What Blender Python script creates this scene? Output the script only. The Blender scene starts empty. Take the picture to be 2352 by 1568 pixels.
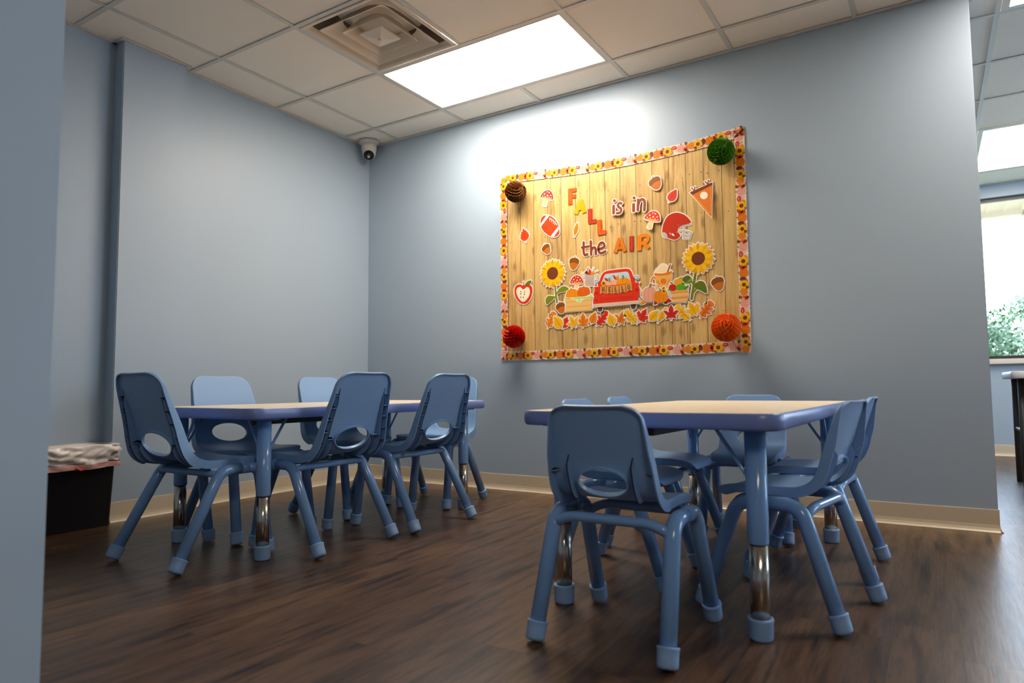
import bpy, bmesh, math, random
from mathutils import Vector, Matrix, noise

PI = math.pi
S = bpy.context.scene
COL = S.collection

# ------------------------------------------------------------------ camera
H = 2.513                                     # ceiling height
cam_d = bpy.data.cameras.new('camera')
cam = bpy.data.objects.new('camera', cam_d)
COL.objects.link(cam)
yaw, pitch, roll = -0.5589, 0.0687, -0.0089
fw = Vector((math.sin(yaw)*math.cos(pitch), math.cos(yaw)*math.cos(pitch), math.sin(pitch)))
r0 = Vector((math.cos(yaw), -math.sin(yaw), 0.0))
u0 = r0.cross(fw)
rt = r0*math.cos(roll) + u0*math.sin(roll)
up = u0*math.cos(roll) - r0*math.sin(roll)
cam.matrix_world = Matrix(((rt.x, up.x, -fw.x, 3.6114), (rt.y, up.y, -fw.y, -3.6975), (rt.z, up.z, -fw.z, 0.6627), (0, 0, 0, 1)))
cam_d.sensor_fit = 'HORIZONTAL'
cam_d.sensor_width = 36.0
cam_d.lens = 36.0*1533.84/2352.0
cam_d.clip_start = 0.05
cam_d.dof.use_dof = True
cam_d.dof.focus_distance = 3.4
cam_d.dof.aperture_fstop = 3.2
S.camera = cam

# ------------------------------------------------------------------ light and exposure
PANEL = 10.3                                  # ceiling panel radiance
SKY = 4.6
S.view_settings.view_transform = 'Standard'
S.view_settings.look = 'None'
S.view_settings.gamma = 1.0
S.view_settings.use_curve_mapping = False
S.view_settings.exposure = 1.2
S.cycles.max_bounces = 10
S.cycles.diffuse_bounces = 6
S.cycles.glossy_bounces = 4
S.cycles.sample_clamp_indirect = 6.0
S.cycles.caustics_reflective = False
S.cycles.caustics_refractive = False
wd = bpy.data.worlds.new('daylight')
S.world = wd
wd.use_nodes = True
bgn = wd.node_tree.nodes['Background']
bgn.inputs[0].default_value = (0.56, 0.76, 1.0, 1)
bgn.inputs[1].default_value = SKY

# ------------------------------------------------------------------ materials
def lin(h):
    v = [int(h[i:i+2], 16)/255 for i in (0, 2, 4)]
    return tuple((c/12.92 if c <= .04045 else ((c+.055)/1.055)**2.4) for c in v) + (1.0,)

def base_mat(name, col, rough=.5, metal=0.0, spec=.5, coat=0.0):
    m = bpy.data.materials.new(name)
    m.use_nodes = True
    b = m.node_tree.nodes['Principled BSDF']
    b.inputs['Base Color'].default_value = col if isinstance(col, tuple) else lin(col)
    b.inputs['Roughness'].default_value = rough
    b.inputs['Metallic'].default_value = metal
    b.inputs['Specular IOR Level'].default_value = spec
    b.inputs['Coat Weight'].default_value = coat
    return m

class NT:
    """short-hand for building node trees"""
    def __init__(s, m):
        s.t = m.node_tree; s.n = s.t.nodes; s.l = s.t.links; s.b = s.n['Principled BSDF']
    def new(s, typ, **kw):
        n = s.n.new(typ)
        for k, v in kw.items(): setattr(n, k, v)
        return n
    def put(s, sock, v):
        if hasattr(v, 'is_output'): s.l.new(v, sock)
        else: sock.default_value = v
    def math(s, op, a, b=0.0, c=0.0):
        n = s.new('ShaderNodeMath', operation=op)
        for i, v in enumerate((a, b, c)): s.put(n.inputs[i], v)
        return n.outputs[0]
    def noise(s, vec, scale, detail=3, rough=.55):
        n = s.new('ShaderNodeTexNoise'); s.put(n.inputs['Vector'], vec)
        n.inputs['Scale'].default_value = scale; n.inputs['Detail'].default_value = detail; n.inputs['Roughness'].default_value = rough
        return n.outputs['Fac']
    def coords(s):
        return s.new('ShaderNodeTexCoord').outputs['Object']
    def mapped(s, vec, scale=(1, 1, 1), loc=(0, 0, 0)):
        n = s.new('ShaderNodeMapping'); s.put(n.inputs['Vector'], vec)
        n.inputs['Scale'].default_value = scale; s.put(n.inputs['Location'], loc)
        return n.outputs[0]
    def ramp(s, fac, stops):
        n = s.new('ShaderNodeValToRGB'); s.put(n.inputs[0], fac)
        e = n.color_ramp.elements
        while len(e) < len(stops): e.new(.5)
        for i, (p, c) in enumerate(stops): e[i].position = p; e[i].color = c if isinstance(c, tuple) else lin(c)
        return n.outputs[0]
    def mix(s, fac, a, b, mode='MIX'):
        n = s.new('ShaderNodeMix', data_type='RGBA', blend_type=mode)
        s.put(n.inputs[0], fac); s.put(n.inputs[6], a); s.put(n.inputs[7], b)
        return n.outputs[2]
    def xyz(s, vec):
        n = s.new('ShaderNodeSeparateXYZ'); s.put(n.inputs[0], vec); return n.outputs
    def vec(s, x, y, z):
        n = s.new('ShaderNodeCombineXYZ')
        for i, v in enumerate((x, y, z)): s.put(n.inputs[i], v)
        return n.outputs[0]
    def bump(s, h, strength, dist):
        n = s.new('ShaderNodeBump'); s.put(n.inputs['Height'], h)
        n.inputs['Strength'].default_value = strength; n.inputs['Distance'].default_value = dist
        s.l.new(n.outputs[0], s.b.inputs['Normal'])

def paint(name, col, rough, bump=.12, spec=.5):
    m = base_mat(name, col, rough, spec=spec); t = NT(m)
    t.bump(t.noise(t.coords(), 420, 2), bump, .0006)
    return m

def plastic(name, col, rough):
    m = base_mat(name, col, rough); t = NT(m); c = t.coords()
    t.l.new(t.mix(t.noise(c, 6, 2), lin(col), tuple(x*.93 for x in lin(col)[:3])+(1,)), t.b.inputs['Base Color'])
    t.bump(t.noise(c, 900, 1), .08, .0003)
    return m

M = {}
M['wall'] = paint('blue_grey_wall_paint', 'A6B8C8', .47, .10, .7)
M['ceiling_tile'] = base_mat('ceiling_tile', 'F5EDE0', .9, spec=.2)
t = NT(M['ceiling_tile']); t.bump(t.noise(t.coords(), 260, 4, .7), .25, .001)
M['grid'] = base_mat('ceiling_grid_metal', 'D2CFC8', .45)
M['cove'] = plastic('beige_cove_base', 'D8C8AC', .38)
M['shell'] = plastic('blue_chair_plastic', '80A6D2', .38)
M['tube'] = base_mat('blue_powder_coat', '749DD0', .16)
M['cap'] = plastic('blue_foot_cap', '88AAD4', .45)
M['edge'] = plastic('blue_table_edge', '7488C4', .32)
M['chrome'] = base_mat('chrome_tube', 'BDB7AE', .20, 1.0)
M['dark'] = base_mat('dark_underframe', '2B2420', .5)
M['black'] = plastic('black_bin_plastic', '17161A', .42)
M['white'] = base_mat('white_enamel', 'DDD6CC', .4)
M['vent'] = base_mat('vent_enamel', 'DCCFBD', .42)
M['duct'] = base_mat('vent_duct_shade_tone', '7A6C5E', .7)  # duct metal, darkened to put the shade of the recess into its colour
M['camera'] = base_mat('camera_housing', 'D9D5D0', .35)
M['lens'] = base_mat('camera_lens_black', '0B0A0A', .12)
M['laminate'] = base_mat('maple_laminate', 'E4CDA8', .38)
t = NT(M['laminate']); c = t.mapped(t.coords(), (14, 1.2, 1))
t.l.new(t.ramp(t.noise(c, 5, 4), [(.3, 'E6D5B6'), (.7, 'EFE1C8')]), t.b.inputs['Base Color'])
M['dark_frame'] = base_mat('dark_window_frame', '3A3230', .4)
M['sill'] = base_mat('window_sill', 'DAD2C8', .45)
M['folding'] = base_mat('folding_table_top', 'E6E2DC', .45)
M['charcoal'] = base_mat('charcoal_table_leg', '3B3836', .45)
M['leafgreen'] = base_mat('shrub_leaf', '4A6A34', .5)
M['soffit'] = base_mat('porch_soffit', 'B4AA7C', .6)
M['ground'] = base_mat('outdoor_ground', '8A8A78', .9)

m = M['diffuser'] = bpy.data.materials.new('light_panel_diffuser'); m.use_nodes = True
b = m.node_tree.nodes['Principled BSDF']
b.inputs['Base Color'].default_value = (.9, .9, .9, 1)
b.inputs['Emission Color'].default_value = (1.0, .87, .735, 1)
b.inputs['Emission Strength'].default_value = PANEL

m = M['glass'] = bpy.data.materials.new('window_glass'); m.use_nodes = True
nt = m.node_tree; nt.nodes.remove(nt.nodes['Principled BSDF'])
tr = nt.nodes.new('ShaderNodeBsdfTransparent'); gl = nt.nodes.new('ShaderNodeBsdfGlossy'); mx = nt.nodes.new('ShaderNodeMixShader')
gl.inputs['Roughness'].default_value = .02; mx.inputs[0].default_value = .015
nt.links.new(tr.outputs[0], mx.inputs[1]); nt.links.new(gl.outputs[0], mx.inputs[2])
nt.links.new(mx.outputs[0], nt.nodes['Material Output'].inputs[0])

# dark walnut vinyl planks running away from the camera (along y)
m = M['floor'] = base_mat('dark_walnut_vinyl_plank', '3A2A20', .34)
t = NT(m); x, y, z = t.xyz(t.coords())
PW, PL = .152, 1.22
ix = t.math('FLOOR', t.math('DIVIDE', x, PW))
rnd = t.new('ShaderNodeTexWhiteNoise', noise_dimensions='1D'); t.put(rnd.inputs['W'], ix)
ys = t.math('ADD', y, t.math('MULTIPLY', rnd.outputs['Value'], PL))
iy = t.math('FLOOR', t.math('DIVIDE', ys, PL))
rn2 = t.new('ShaderNodeTexWhiteNoise', noise_dimensions='2D'); t.put(rn2.inputs['Vector'], t.vec(ix, iy, 0.0))
shift = t.math('MULTIPLY', rn2.outputs['Value'], 37.0)
gx = t.math('ADD', x, shift)
grain = t.noise(t.mapped(t.vec(gx, y, shift), (9, .9, 1)), 3.2, 6, .62)
fine = t.noise(t.mapped(t.vec(gx, y, shift), (90, 3.0, 1)), 3, 3, .6)
colr = t.ramp(grain, [(.30, '1B1510'), (.44, '553E2B'), (.57, '73573E'), (.74, '281F17')])
colr = t.mix(t.math('MULTIPLY', fine, .68), colr, lin('1A120D'))
hue = t.new('ShaderNodeHueSaturation'); t.put(hue.inputs['Color'], colr); t.put(hue.inputs['Value'], t.math('MULTIPLY_ADD', rn2.outputs['Value'], .45, .80))
fx = t.math('ABSOLUTE', t.math('SUBTRACT', t.math('FRACT', t.math('DIVIDE', x, PW)), .5))
fy = t.math('ABSOLUTE', t.math('SUBTRACT', t.math('FRACT', t.math('DIVIDE', ys, PL)), .5))
seam = t.math('MAXIMUM', t.math('GREATER_THAN', fx, .4945), t.math('GREATER_THAN', fy, .4992))
t.l.new(t.mix(t.math('MULTIPLY', seam, .55), hue.outputs[0], lin('120D0A')), t.b.inputs['Base Color'])
t.l.new(t.math('MULTIPLY_ADD', fine, .16, .25), t.b.inputs['Roughness'])
t.bump(t.math('SUBTRACT', t.math('MULTIPLY', fine, .6), seam), .35, .0012)

# printed paper of pale barn boards (board x measured from its left edge)
m = M['planks'] = base_mat('wood_print_paper', 'C99D58', .46)
t = NT(m); x, y, z = t.xyz(t.coords())
xs = t.math('ADD', x, .0715)
ip = t.math('FLOOR', t.math('DIVIDE', xs, .1003))
r1 = t.new('ShaderNodeTexWhiteNoise', noise_dimensions='1D'); t.put(r1.inputs['W'], ip)
sh = t.math('MULTIPLY', r1.outputs['Value'], 23.0)
g1 = t.noise(t.mapped(t.vec(t.math('ADD', x, sh), sh, z), (14, 1, .9)), 4.0, 6, .6)
g2 = t.noise(t.mapped(t.vec(t.math('ADD', x, sh), sh, z), (3, 1, 1.2)), 2.2, 3, .5)
cw = t.ramp(g1, [(.26, '86623A'), (.42, 'C6984E'), (.56, 'E6C17E'), (.72, 'AC8048')])
g3 = t.ramp(g2, [(.35, (0, 0, 0, 1)), (.65, (1, 1, 1, 1))])
cw = t.mix(t.math('MULTIPLY', g3, .5), cw, lin('8E7048'))
cw = t.mix(t.math('MULTIPLY', r1.outputs['Value'], .5), cw, lin('E4BE74'))
vor = t.new('ShaderNodeTexVoronoi', feature='F1', voronoi_dimensions='2D'); t.put(vor.inputs['Vector'], t.mapped(t.vec(t.math('ADD', x, sh), z, 0.0), (6.5, 3.4, 1))); vor.inputs['Scale'].default_value = 1.0
knot = t.ramp(t.math('ADD', vor.outputs['Distance'], t.math('MULTIPLY', t.math('SUBTRACT', g1, .5), .25)), [(.04, (1, 1, 1, 1)), (.13, (0, 0, 0, 1))])
cw = t.mix(t.math('MULTIPLY', knot, .5), cw, lin('6E4A26'))
sm = t.math('GREATER_THAN', t.math('ABSOLUTE', t.math('SUBTRACT', t.math('FRACT', t.math('DIVIDE', xs, .1003)), .5)), t.math('MULTIPLY_ADD', t.noise(t.vec(sh, sh, z), 9, 2), .022, .470))
t.l.new(t.mix(t.math('MULTIPLY', sm, .85), cw, lin('553A20')), t.b.inputs['Base Color'])
t.bump(t.noise(t.mapped(t.coords(), (3, 1, 3)), 1.6, 3), .5, .01)

CM = {}
def card(col):
    if col not in CM:
        CM[col] = base_mat('card_'+col.lower(), col, .30)
    return CM[col]
# ------------------------------------------------------------------ mesh helpers
def obj(name, me, mat=None, parent=None, kind=None):
    o = bpy.data.objects.new(name, me)
    COL.objects.link(o)
    if mat is not None:
        for mm in (mat if isinstance(mat, (list, tuple)) else [mat]): me.materials.append(mm)
    if parent is not None: o.parent = parent
    if kind: o['kind'] = kind
    return o

def tag(o, label, cat, group=None):
    o['label'] = label; o['category'] = cat
    if group: o['group'] = group
    return o

def thing(name, label, cat, loc=(0, 0, 0), rz=0.0, group=None):
    o = bpy.data.objects.new(name, None)
    o.empty_display_size = .05
    COL.objects.link(o)
    o.location = loc; o.rotation_euler = (0, 0, rz)
    return tag(o, label, cat, group)

def dup(root, loc, rz, label=None, group=None):
    r = root.copy(); COL.objects.link(r)
    r.location = loc; r.rotation_euler = (0, 0, rz)
    if label: r['label'] = label
    if group: r['group'] = group
    for ch in list(root.children):
        c = ch.copy(); COL.objects.link(c); c.parent = r
        for g in list(ch.children):
            d = g.copy(); COL.objects.link(d); d.parent = c
    return r

class MB:
    """collects geometry for one mesh"""
    def __init__(s): s.v = []; s.f = []; s.m = []; s.sm = []
    def add(s, vs, fs, mi=0, smooth=False):
        o = len(s.v); s.v += [tuple(p) for p in vs]
        for f in fs: s.f.append([i+o for i in f]); s.m.append(mi); s.sm.append(smooth)
        return s
    def box(s, x0, y0, z0, x1, y1, z1, mi=0):
        return s.add([(x0, y0, z0), (x1, y0, z0), (x1, y1, z0), (x0, y1, z0), (x0, y0, z1), (x1, y0, z1), (x1, y1, z1), (x0, y1, z1)],
                     [(0, 3, 2, 1), (4, 5, 6, 7), (0, 1, 5, 4), (1, 2, 6, 5), (2, 3, 7, 6), (3, 0, 4, 7)], mi)
    def tube(s, pts, r, n=14, cap=True, mi=0):
        pts = [Vector(p) for p in pts]; N = len(pts)
        rr = r if isinstance(r, (list, tuple)) else [r]*N
        tg = []
        for i in range(N):
            d = pts[min(i+1, N-1)] - pts[max(i-1, 0)]
            tg.append(d.normalized())
        a = tg[0].orthogonal().normalized(); vs = []
        for i in range(N):
            a = (a - tg[i]*a.dot(tg[i])).normalized(); b2 = tg[i].cross(a)
            for k in range(n):
                t_ = 2*PI*k/n
                vs.append(pts[i] + (a*math.cos(t_) + b2*math.sin(t_))*rr[i])
        fs = [(i*n+k, i*n+(k+1) % n, (i+1)*n+(k+1) % n, (i+1)*n+k) for i in range(N-1) for k in range(n)]
        s.add(vs, fs, mi, True)
        if cap:
            o = len(s.v) - len(vs)
            s.f.append([o+k for k in range(n)][::-1]); s.m.append(mi); s.sm.append(False)
            s.f.append([o+(N-1)*n+k for k in range(n)]); s.m.append(mi); s.sm.append(False)
        return s
    def lathe(s, prof, n=24, mi=0, mat=None):
        vs = []; 
        for r, z in prof:
            for k in range(n):
                vs.append(Vector((r*math.cos(2*PI*k/n), r*math.sin(2*PI*k/n), z)))
        if mat is not None: vs = [mat @ p for p in vs]
        N = len(prof)
        fs = [(i*n+k, i*n+(k+1) % n, (i+1)*n+(k+1) % n, (i+1)*n+k) for i in range(N-1) for k in range(n)]
        s.add(vs, fs, mi, True)
        o = len(s.v) - len(vs)
        for i, fl in ((0, True), (N-1, False)):
            if prof[i][0] > 1e-5:
                f = [o+i*n+k for k in range(n)]
                s.f.append(f[::-1] if fl else f); s.m.append(mi); s.sm.append(False)
        return s
    def mesh(s, name, bevel=None):
        me = bpy.data.meshes.new(name)
        me.from_pydata(s.v, [], s.f); 
        for p, mi, sm in zip(me.polygons, s.m, s.sm): p.material_index = mi; p.use_smooth = sm
        bm = bmesh.new(); bm.from_mesh(me)
        bmesh.ops.recalc_face_normals(bm, faces=bm.faces)
        if bevel:
            ed = [e for e in bm.edges if len(e.link_faces) == 2 and e.calc_face_angle(0) > .6]
            bmesh.ops.bevel(bm, geom=ed, offset=bevel, segments=2, affect='EDGES', clamp_overlap=True)
        bm.to_mesh(me); bm.free(); me.update()
        return me
    def obj(s, name, mat, parent=None, kind=None, bevel=None):
        return obj(name, s.mesh(name, bevel), mat, parent, kind)

def fillet(pts, rad, seg=7):
    """polyline with rounded corners"""
    pts = [Vector(p) for p in pts]; out = [pts[0]]
    for i in range(1, len(pts)-1):
        a, b2, c = pts[i-1], pts[i], pts[i+1]
        r = rad[i-1] if isinstance(rad, (list, tuple)) else rad
        d1 = (a-b2).normalized(); d2 = (c-b2).normalized()
        r = min(r, (a-b2).length*.49, (c-b2).length*.49)
        p0 = b2+d1*r; p1 = b2+d2*r
        for k in range(seg+1):
            t_ = k/seg
            out.append(p0*(1-t_)**2 + b2*2*t_*(1-t_) + p1*t_**2)
    out.append(pts[-1])
    return out

def catmull(pts, n, closed=False):
    N = len(pts); out = []
    rng = N if closed else N-1
    for i in range(rng):
        if closed: p0, p1, p2, p3 = pts[(i-1) % N], pts[i], pts[(i+1) % N], pts[(i+2) % N]
        else: p0, p1, p2, p3 = pts[max(i-1, 0)], pts[i], pts[i+1], pts[min(i+2, N-1)]
        for k in range(n):
            t_ = k/n
            out.append(tuple(.5*((2*b2)+(-a+c)*t_+(2*a-5*b2+4*c-d)*t_*t_+(-a+3*b2-3*c+d)*t_**3) for a, b2, c, d in zip(p0, p1, p2, p3)))
    if not closed: out.append(tuple(pts[-1]))
    return out

def box_obj(name, a, b2, mat, parent=None, kind=None, bevel=None):
    return MB().box(*a, *b2).obj(name, mat, parent, kind, bevel)

# ------------------------------------------------------------------ the room
G0, GY, T = .3165, -.261, .6096               # ceiling grid: x = G0 + k T, y = GY + m T
XE = 3.84                                     # free end of the poster wall
YF = 3.89                                     # window wall of the room beyond
X1, Y0, XW = 7.6, -7.0, -.008
box_obj('floor', (-.2, Y0-.15, -.08), (X1+.15, YF+.15, 0), M['floor'], kind='structure')
box_obj('wall_back', (-.12, 0, 0), (XE, .12, H+.1), M['wall'], kind='structure', bevel=.004)
w = MB().box(-.14, -3.9, 0, XW, .12, H+.1)
w.obj('wall_left', M['wall'], kind='structure')
w = MB().box(XW-.02, -1.53, 0, .014, .02, H+.1); w.obj('wall_left_lining', M['wall'], kind='structure')
w = MB().box(XW-.02, -1.884, 0, .075, -1.53, H+.1); w.obj('pillar_left', M['wall'], kind='structure', bevel=.004)
# the near wall at the left edge of the picture, seen from its right-hand face
NX, NY = 2.30, -3.128
w = MB().box(NX-.12, Y0, 0, NX, NY, H+.1); w.obj('wall_near', M['wall'], kind='structure', bevel=.006)
box_obj('wall_near_return', (-.14, -3.9, 0), (NX-.12, -3.78, H+.1), M['wall'], kind='structure')
box_obj('wall_near_back', (NX-.12, Y0-.15, 0), (X1, Y0, H+.1), M['wall'], kind='structure')
# window wall of the room beyond with its opening
WX0, WX1, WZ0, WZ1 = 2.6, 6.9, .885, 2.395
w = MB().box(-.14, YF, 0, WX0, YF+.15, H+.1).box(WX1, YF, 0, X1+.15, YF+.15, H+.1).box(WX0, YF, 0, WX1, YF+.15, WZ0).box(WX0, YF, WZ1, WX1, YF+.15, H+.1)
w.obj('wall_far', M['wall'], kind='structure')
box_obj('wall_far_left', (-.14, .12, 0), (-.02, YF, H+.1), M['wall'], kind='structure')
# right-hand wall with a window, out of the picture
w = MB(); ey = [(.6, 2.8)]
w.box(X1, Y0-.15, 0, X1+.15, YF+.15, WZ0).box(X1, Y0-.15, WZ1, X1+.15, YF+.15, H+.1)
cuts = [Y0-.15]+[v for p in ey for v in p]+[YF+.15]
for i in range(0, len(cuts), 2): w.box(X1, cuts[i], WZ0, X1+.15, cuts[i+1], WZ1)
w.obj('wall_right', M['wall'], kind='structure')

def window(n, a, b2, axis):
    f = MB(); d = .05
    if axis == 'x':
        x0, x1 = a, b2; y0, y1 = YF+.05, YF+.10
        bars = [x0+d/2, (x0+x1)/2, x1-d/2]
        for xb in bars: f.box(xb-d/2, y0, WZ0, xb+d/2, y1, WZ1)
        f.box(x0, y0, WZ0, x1, y1, WZ0+.03); f.box(x0, y0, WZ1-.03, x1, y1, WZ1)
        g = MB().box(x0+.01, y0+.02, WZ0+.01, x1-.01, y0+.026, WZ1-.01)
        s_ = MB().box(x0-.05, YF-.045, WZ0-.05, x1+.05, YF+.06, WZ0)
    else:
        y0, y1 = a, b2; x0, x1 = X1+.05, X1+.10
        for yb in (y0+d/2, (y0+y1)/2, y1-d/2): f.box(x0, yb-d/2, WZ0, x1, yb+d/2, WZ1)
        f.box(x0, y0, WZ0, x1, y1, WZ0+.03); f.box(x0, y0, WZ1-.03, x1, y1, WZ1)
        g = MB().box(x0+.02, y0+.01, WZ0+.01, x0+.026, y1-.01, WZ1-.01)
        s_ = MB().box(X1-.045, y0-.05, WZ0-.05, X1+.06, y1+.05, WZ0)
    o = f.obj('window_%d' % n, M['dark_frame'], kind='structure')
    g.obj('pane', M['glass'], o); s_.obj('window_sill', M['sill'], o, bevel=.006)
window(1, WX0, WX1, 'x')
for i, (a, b2) in enumerate(ey): window(2+i, a, b2, 'y')

# ceiling tiles with openings for lamps and vent
LAMPS = [(1, 0, 2, 1), (6, 1, 1, 2), (6, 6, 1, 2), (7, -6, 1, 2)]  # last one is unseen, added to light the camera-facing chair backs
# each: first column, first row (rows counted from the poster wall, + = beyond), columns wide, rows deep
holes = set()
for k, r, nw, nd in LAMPS:
    for i in range(nw):
        for j in range(nd): holes.add((k+i, r-1-j))
holes.add((1, -2))                             # the vent
w = MB(); ins = .012
for k in range(-1, 12):
    for r in range(-12, 7):
        x0, x1 = max(G0+k*T, -.14), min(G0+(k+1)*T, X1)
        y0, y1 = max(GY+r*T, Y0), min(GY+(r+1)*T, YF)
        if x1-x0 < .01 or y1-y0 < .01 or (k, r) in holes: continue
        w.box(x0+.004, y0+.004, H+.006, x1-.004, y1-.004, H+.024)
w.box(-.14, Y0, H+.12, X1+.15, YF+.15, H+.16)
w.obj('ceiling', M['ceiling_tile'], kind='structure')
w = MB(); b_ = .012
for k in range(0, 12):                        # main and cross tees, left out where a two-tile lamp spans them
    segs = sorted((GY+(r-nd)*T, GY+r*T) for a, r, nw, nd in LAMPS if a < k < a+nw)
    y = Y0
    for s0, s1 in segs: w.box(G0+k*T-b_, y, H, G0+k*T+b_, s0, H+.004); y = s1
    w.box(G0+k*T-b_, y, H, G0+k*T+b_, YF, H+.004)
for r in range(-11, 7):
    segs = sorted((G0+a*T, G0+(a+nw)*T) for a, r0_, nw, nd in LAMPS if r0_-nd < r < r0_)
    x = -.12
    for s0, s1 in segs: w.box(x, GY+r*T-b_, H-.0008, s0, GY+r*T+b_, H+.0035); x = s1
    w.box(x, GY+r*T-b_, H-.0008, X1, GY+r*T+b_, H+.0035)
w.obj('trim_1', M['grid'], kind='structure')
w = MB(); a_ = .02                             # wall angle along the top of the walls
w.box(.014, -a_, H-.002, XE+a_, 0, H+.003); w.box(.014, -1.53, H-.002, .014+a_, 0, H+.003)
w.box(.0, -1.53, H-.002, .075+a_, -1.53+a_, H+.003); w.box(.075, -1.884-a_, H-.003, .075+a_, -1.53, H+.002)
w.box(XW, -1.884-a_, H-.002, .075, -1.884, H+.003); w.box(XW, -3.78, H-.002, XW+a_, -1.884, H+.003)
w.box(XE, -.0, H-.002, XE+a_, .12+a_, H+.003); w.box(0, YF-a_, H-.002, X1, YF, H+.003)
w.box(NX, Y0, H-.002, NX+a_, NY+a_, H+.003); w.box(NX-.14, NY, H-.002, NX, NY+a_, H+.003)
w.obj('trim_2', M['grid'], kind='structure')

# rubber cove base: (start, end, outward normal)
PROF = [(.0, .1016), (.0025, .1016), (.0032, .098), (.0036, .034), (.0055, .020), (.0095, .009), (.0165, .0022), (.0165, 0), (0, 0)]
def cove(name, runs):
    w = MB()
    for (xa, ya), (xb, yb), (nx, ny) in runs:
        vs = [(x_+nx*d, y_+ny*d, z_) for x_, y_ in ((xa, ya), (xb, yb)) for d, z_ in PROF]
        n = len(PROF)
        w.add(vs, [(i, i+1, n+i+1, n+i) for i in range(n-1)] + [list(range(n)), list(range(n, 2*n))], 0, False)
    return w.obj(name, M['cove'], kind='structure')
cove('baseboard_back', [((.014, 0), (XE+.004, 0), (0, -1)), ((XE, -.004), (XE, .124), (1, 0)), ((XE, .12), (.0, .12), (0, 1))])
cove('baseboard_left', [((.014, -1.53), (.014, 0), (1, 0)), ((.075, -1.884), (.075, -1.53), (1, 0)), ((XW, -1.884), (.079, -1.884), (0, -1)), ((XW, -3.78), (XW, -1.884), (1, 0)), ((.014, -1.53), (.079, -1.53), (0, 1))])
cove('baseboard_near', [((NX, Y0), (NX, NY), (1, 0)), ((NX-.12, NY), (NX, NY), (0, 1))])
cove('baseboard_far', [((-.02, YF), (X1, YF), (0, -1))])
cove('baseboard_right', [((X1, Y0), (X1, YF), (-1, 0))])

# ------------------------------------------------------------------ lamps and vent
LN = ['bright rectangular ceiling light panel over the nook beside the poster wall',
      'ceiling light panel at the top right edge past the poster wall', 'ceiling light panel before the far window',
      'unseen ceiling light panel added behind the viewer at the right']
for (k, r, nw, nd), lab in zip(LAMPS, LN):
    x0, x1, y1 = G0+k*T, G0+(k+nw)*T, GY+r*T
    y0 = y1-nd*T
    L = thing('ceiling_light', lab, 'ceiling light', ((x0+x1)/2, (y0+y1)/2, H), 0, 'flat ceiling light panels')
    hx, hy = (x1-x0)/2-.013, (y1-y0)/2-.013
    f = MB(); fw_ = .014 if nw > 1 else .034
    f.box(-hx, -hy, -.001, hx, -hy+fw_, .03).box(-hx, hy-fw_, -.001, hx, hy, .03).box(-hx, -hy+fw_, -.001, -hx+fw_, hy-fw_, .03).box(hx-fw_, -hy+fw_, -.001, hx, hy-fw_, .03)
    f.obj('frame', M['white'], L, bevel=.001)
    MB().box(-hx+fw_, -hy+fw_, .002, hx-fw_, hy-fw_, .012).obj('diffuser', M['diffuser'], L)

vx, vy = G0+1.5*T, GY-1.5*T
V = thing('ceiling_vent', 'square louvred ceiling air vent beside the large light panel', 'air vent', (vx, vy, H))
def rsq(h, r, z, n=6):
    """rounded square loop"""
    out = []
    for qx, qy, a0 in ((1, 1, 0), (-1, 1, 90), (-1, -1, 180), (1, -1, 270)):
        for k in range(n+1):
            a = math.radians(a0+90*k/n)
            out.append((qx*(h-r)+r*math.cos(a), qy*(h-r)+r*math.sin(a), z))
    return out
def loops(L, closed_end=False, smooth=True):
    w = MB(); n = len(L[0]); vs = [p for l in L for p in l]
    fs = [(i*n+k, i*n+(k+1) % n, (i+1)*n+(k+1) % n, (i+1)*n+k) for i in range(len(L)-1) for k in range(n)]
    w.add(vs, fs, 0, smooth)
    if closed_end: w.f.append([(len(L)-1)*n+k for k in range(n)]); w.m.append(0); w.sm.append(False)
    return w
loops([rsq(.290, .004, 0), rsq(.290, .004, -.003), rsq(.284, .004, -.004), rsq(.268, .006, -.003), rsq(.262, .012, .004), rsq(.252, .03, .022)]).obj('frame', M['vent'], V)
loops([rsq(.252, .03, .0215), rsq(.246, .07, .05), rsq(.225, .12, .09), rsq(.18, .175, .16), rsq(.15, .149, .26)], True).obj('duct', M['duct'], V)
for a, zt in ((.2215, .060), (.1415, .054)):
    loops([rsq(a*.76, a*.52, zt), rsq(a*.82, a*.30, .030), rsq(a*.90, a*.12, .010), rsq(a-.006, .014, .000), rsq(a-.001, .012, -.004), rsq(a, .012, -.002), rsq(a*.92, a*.12, .013), rsq(a*.84, a*.30, .033), rsq(a*.76, a*.52, zt+.003)]).obj('louver', M['vent'], V)
loops([rsq(.066, .01, .012), rsq(.0775, .008, .001), rsq(.076, .008, -.003), rsq(.066, .008, -.004), rsq(.002, .0015, -.018)], True, False).obj('centre_louver', M['vent'], V)
MB().lathe([(.011, -.026), (.012, -.020), (.008, -.014), (.004, -.008)], 12).obj('knob', M['vent'], V)

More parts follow.
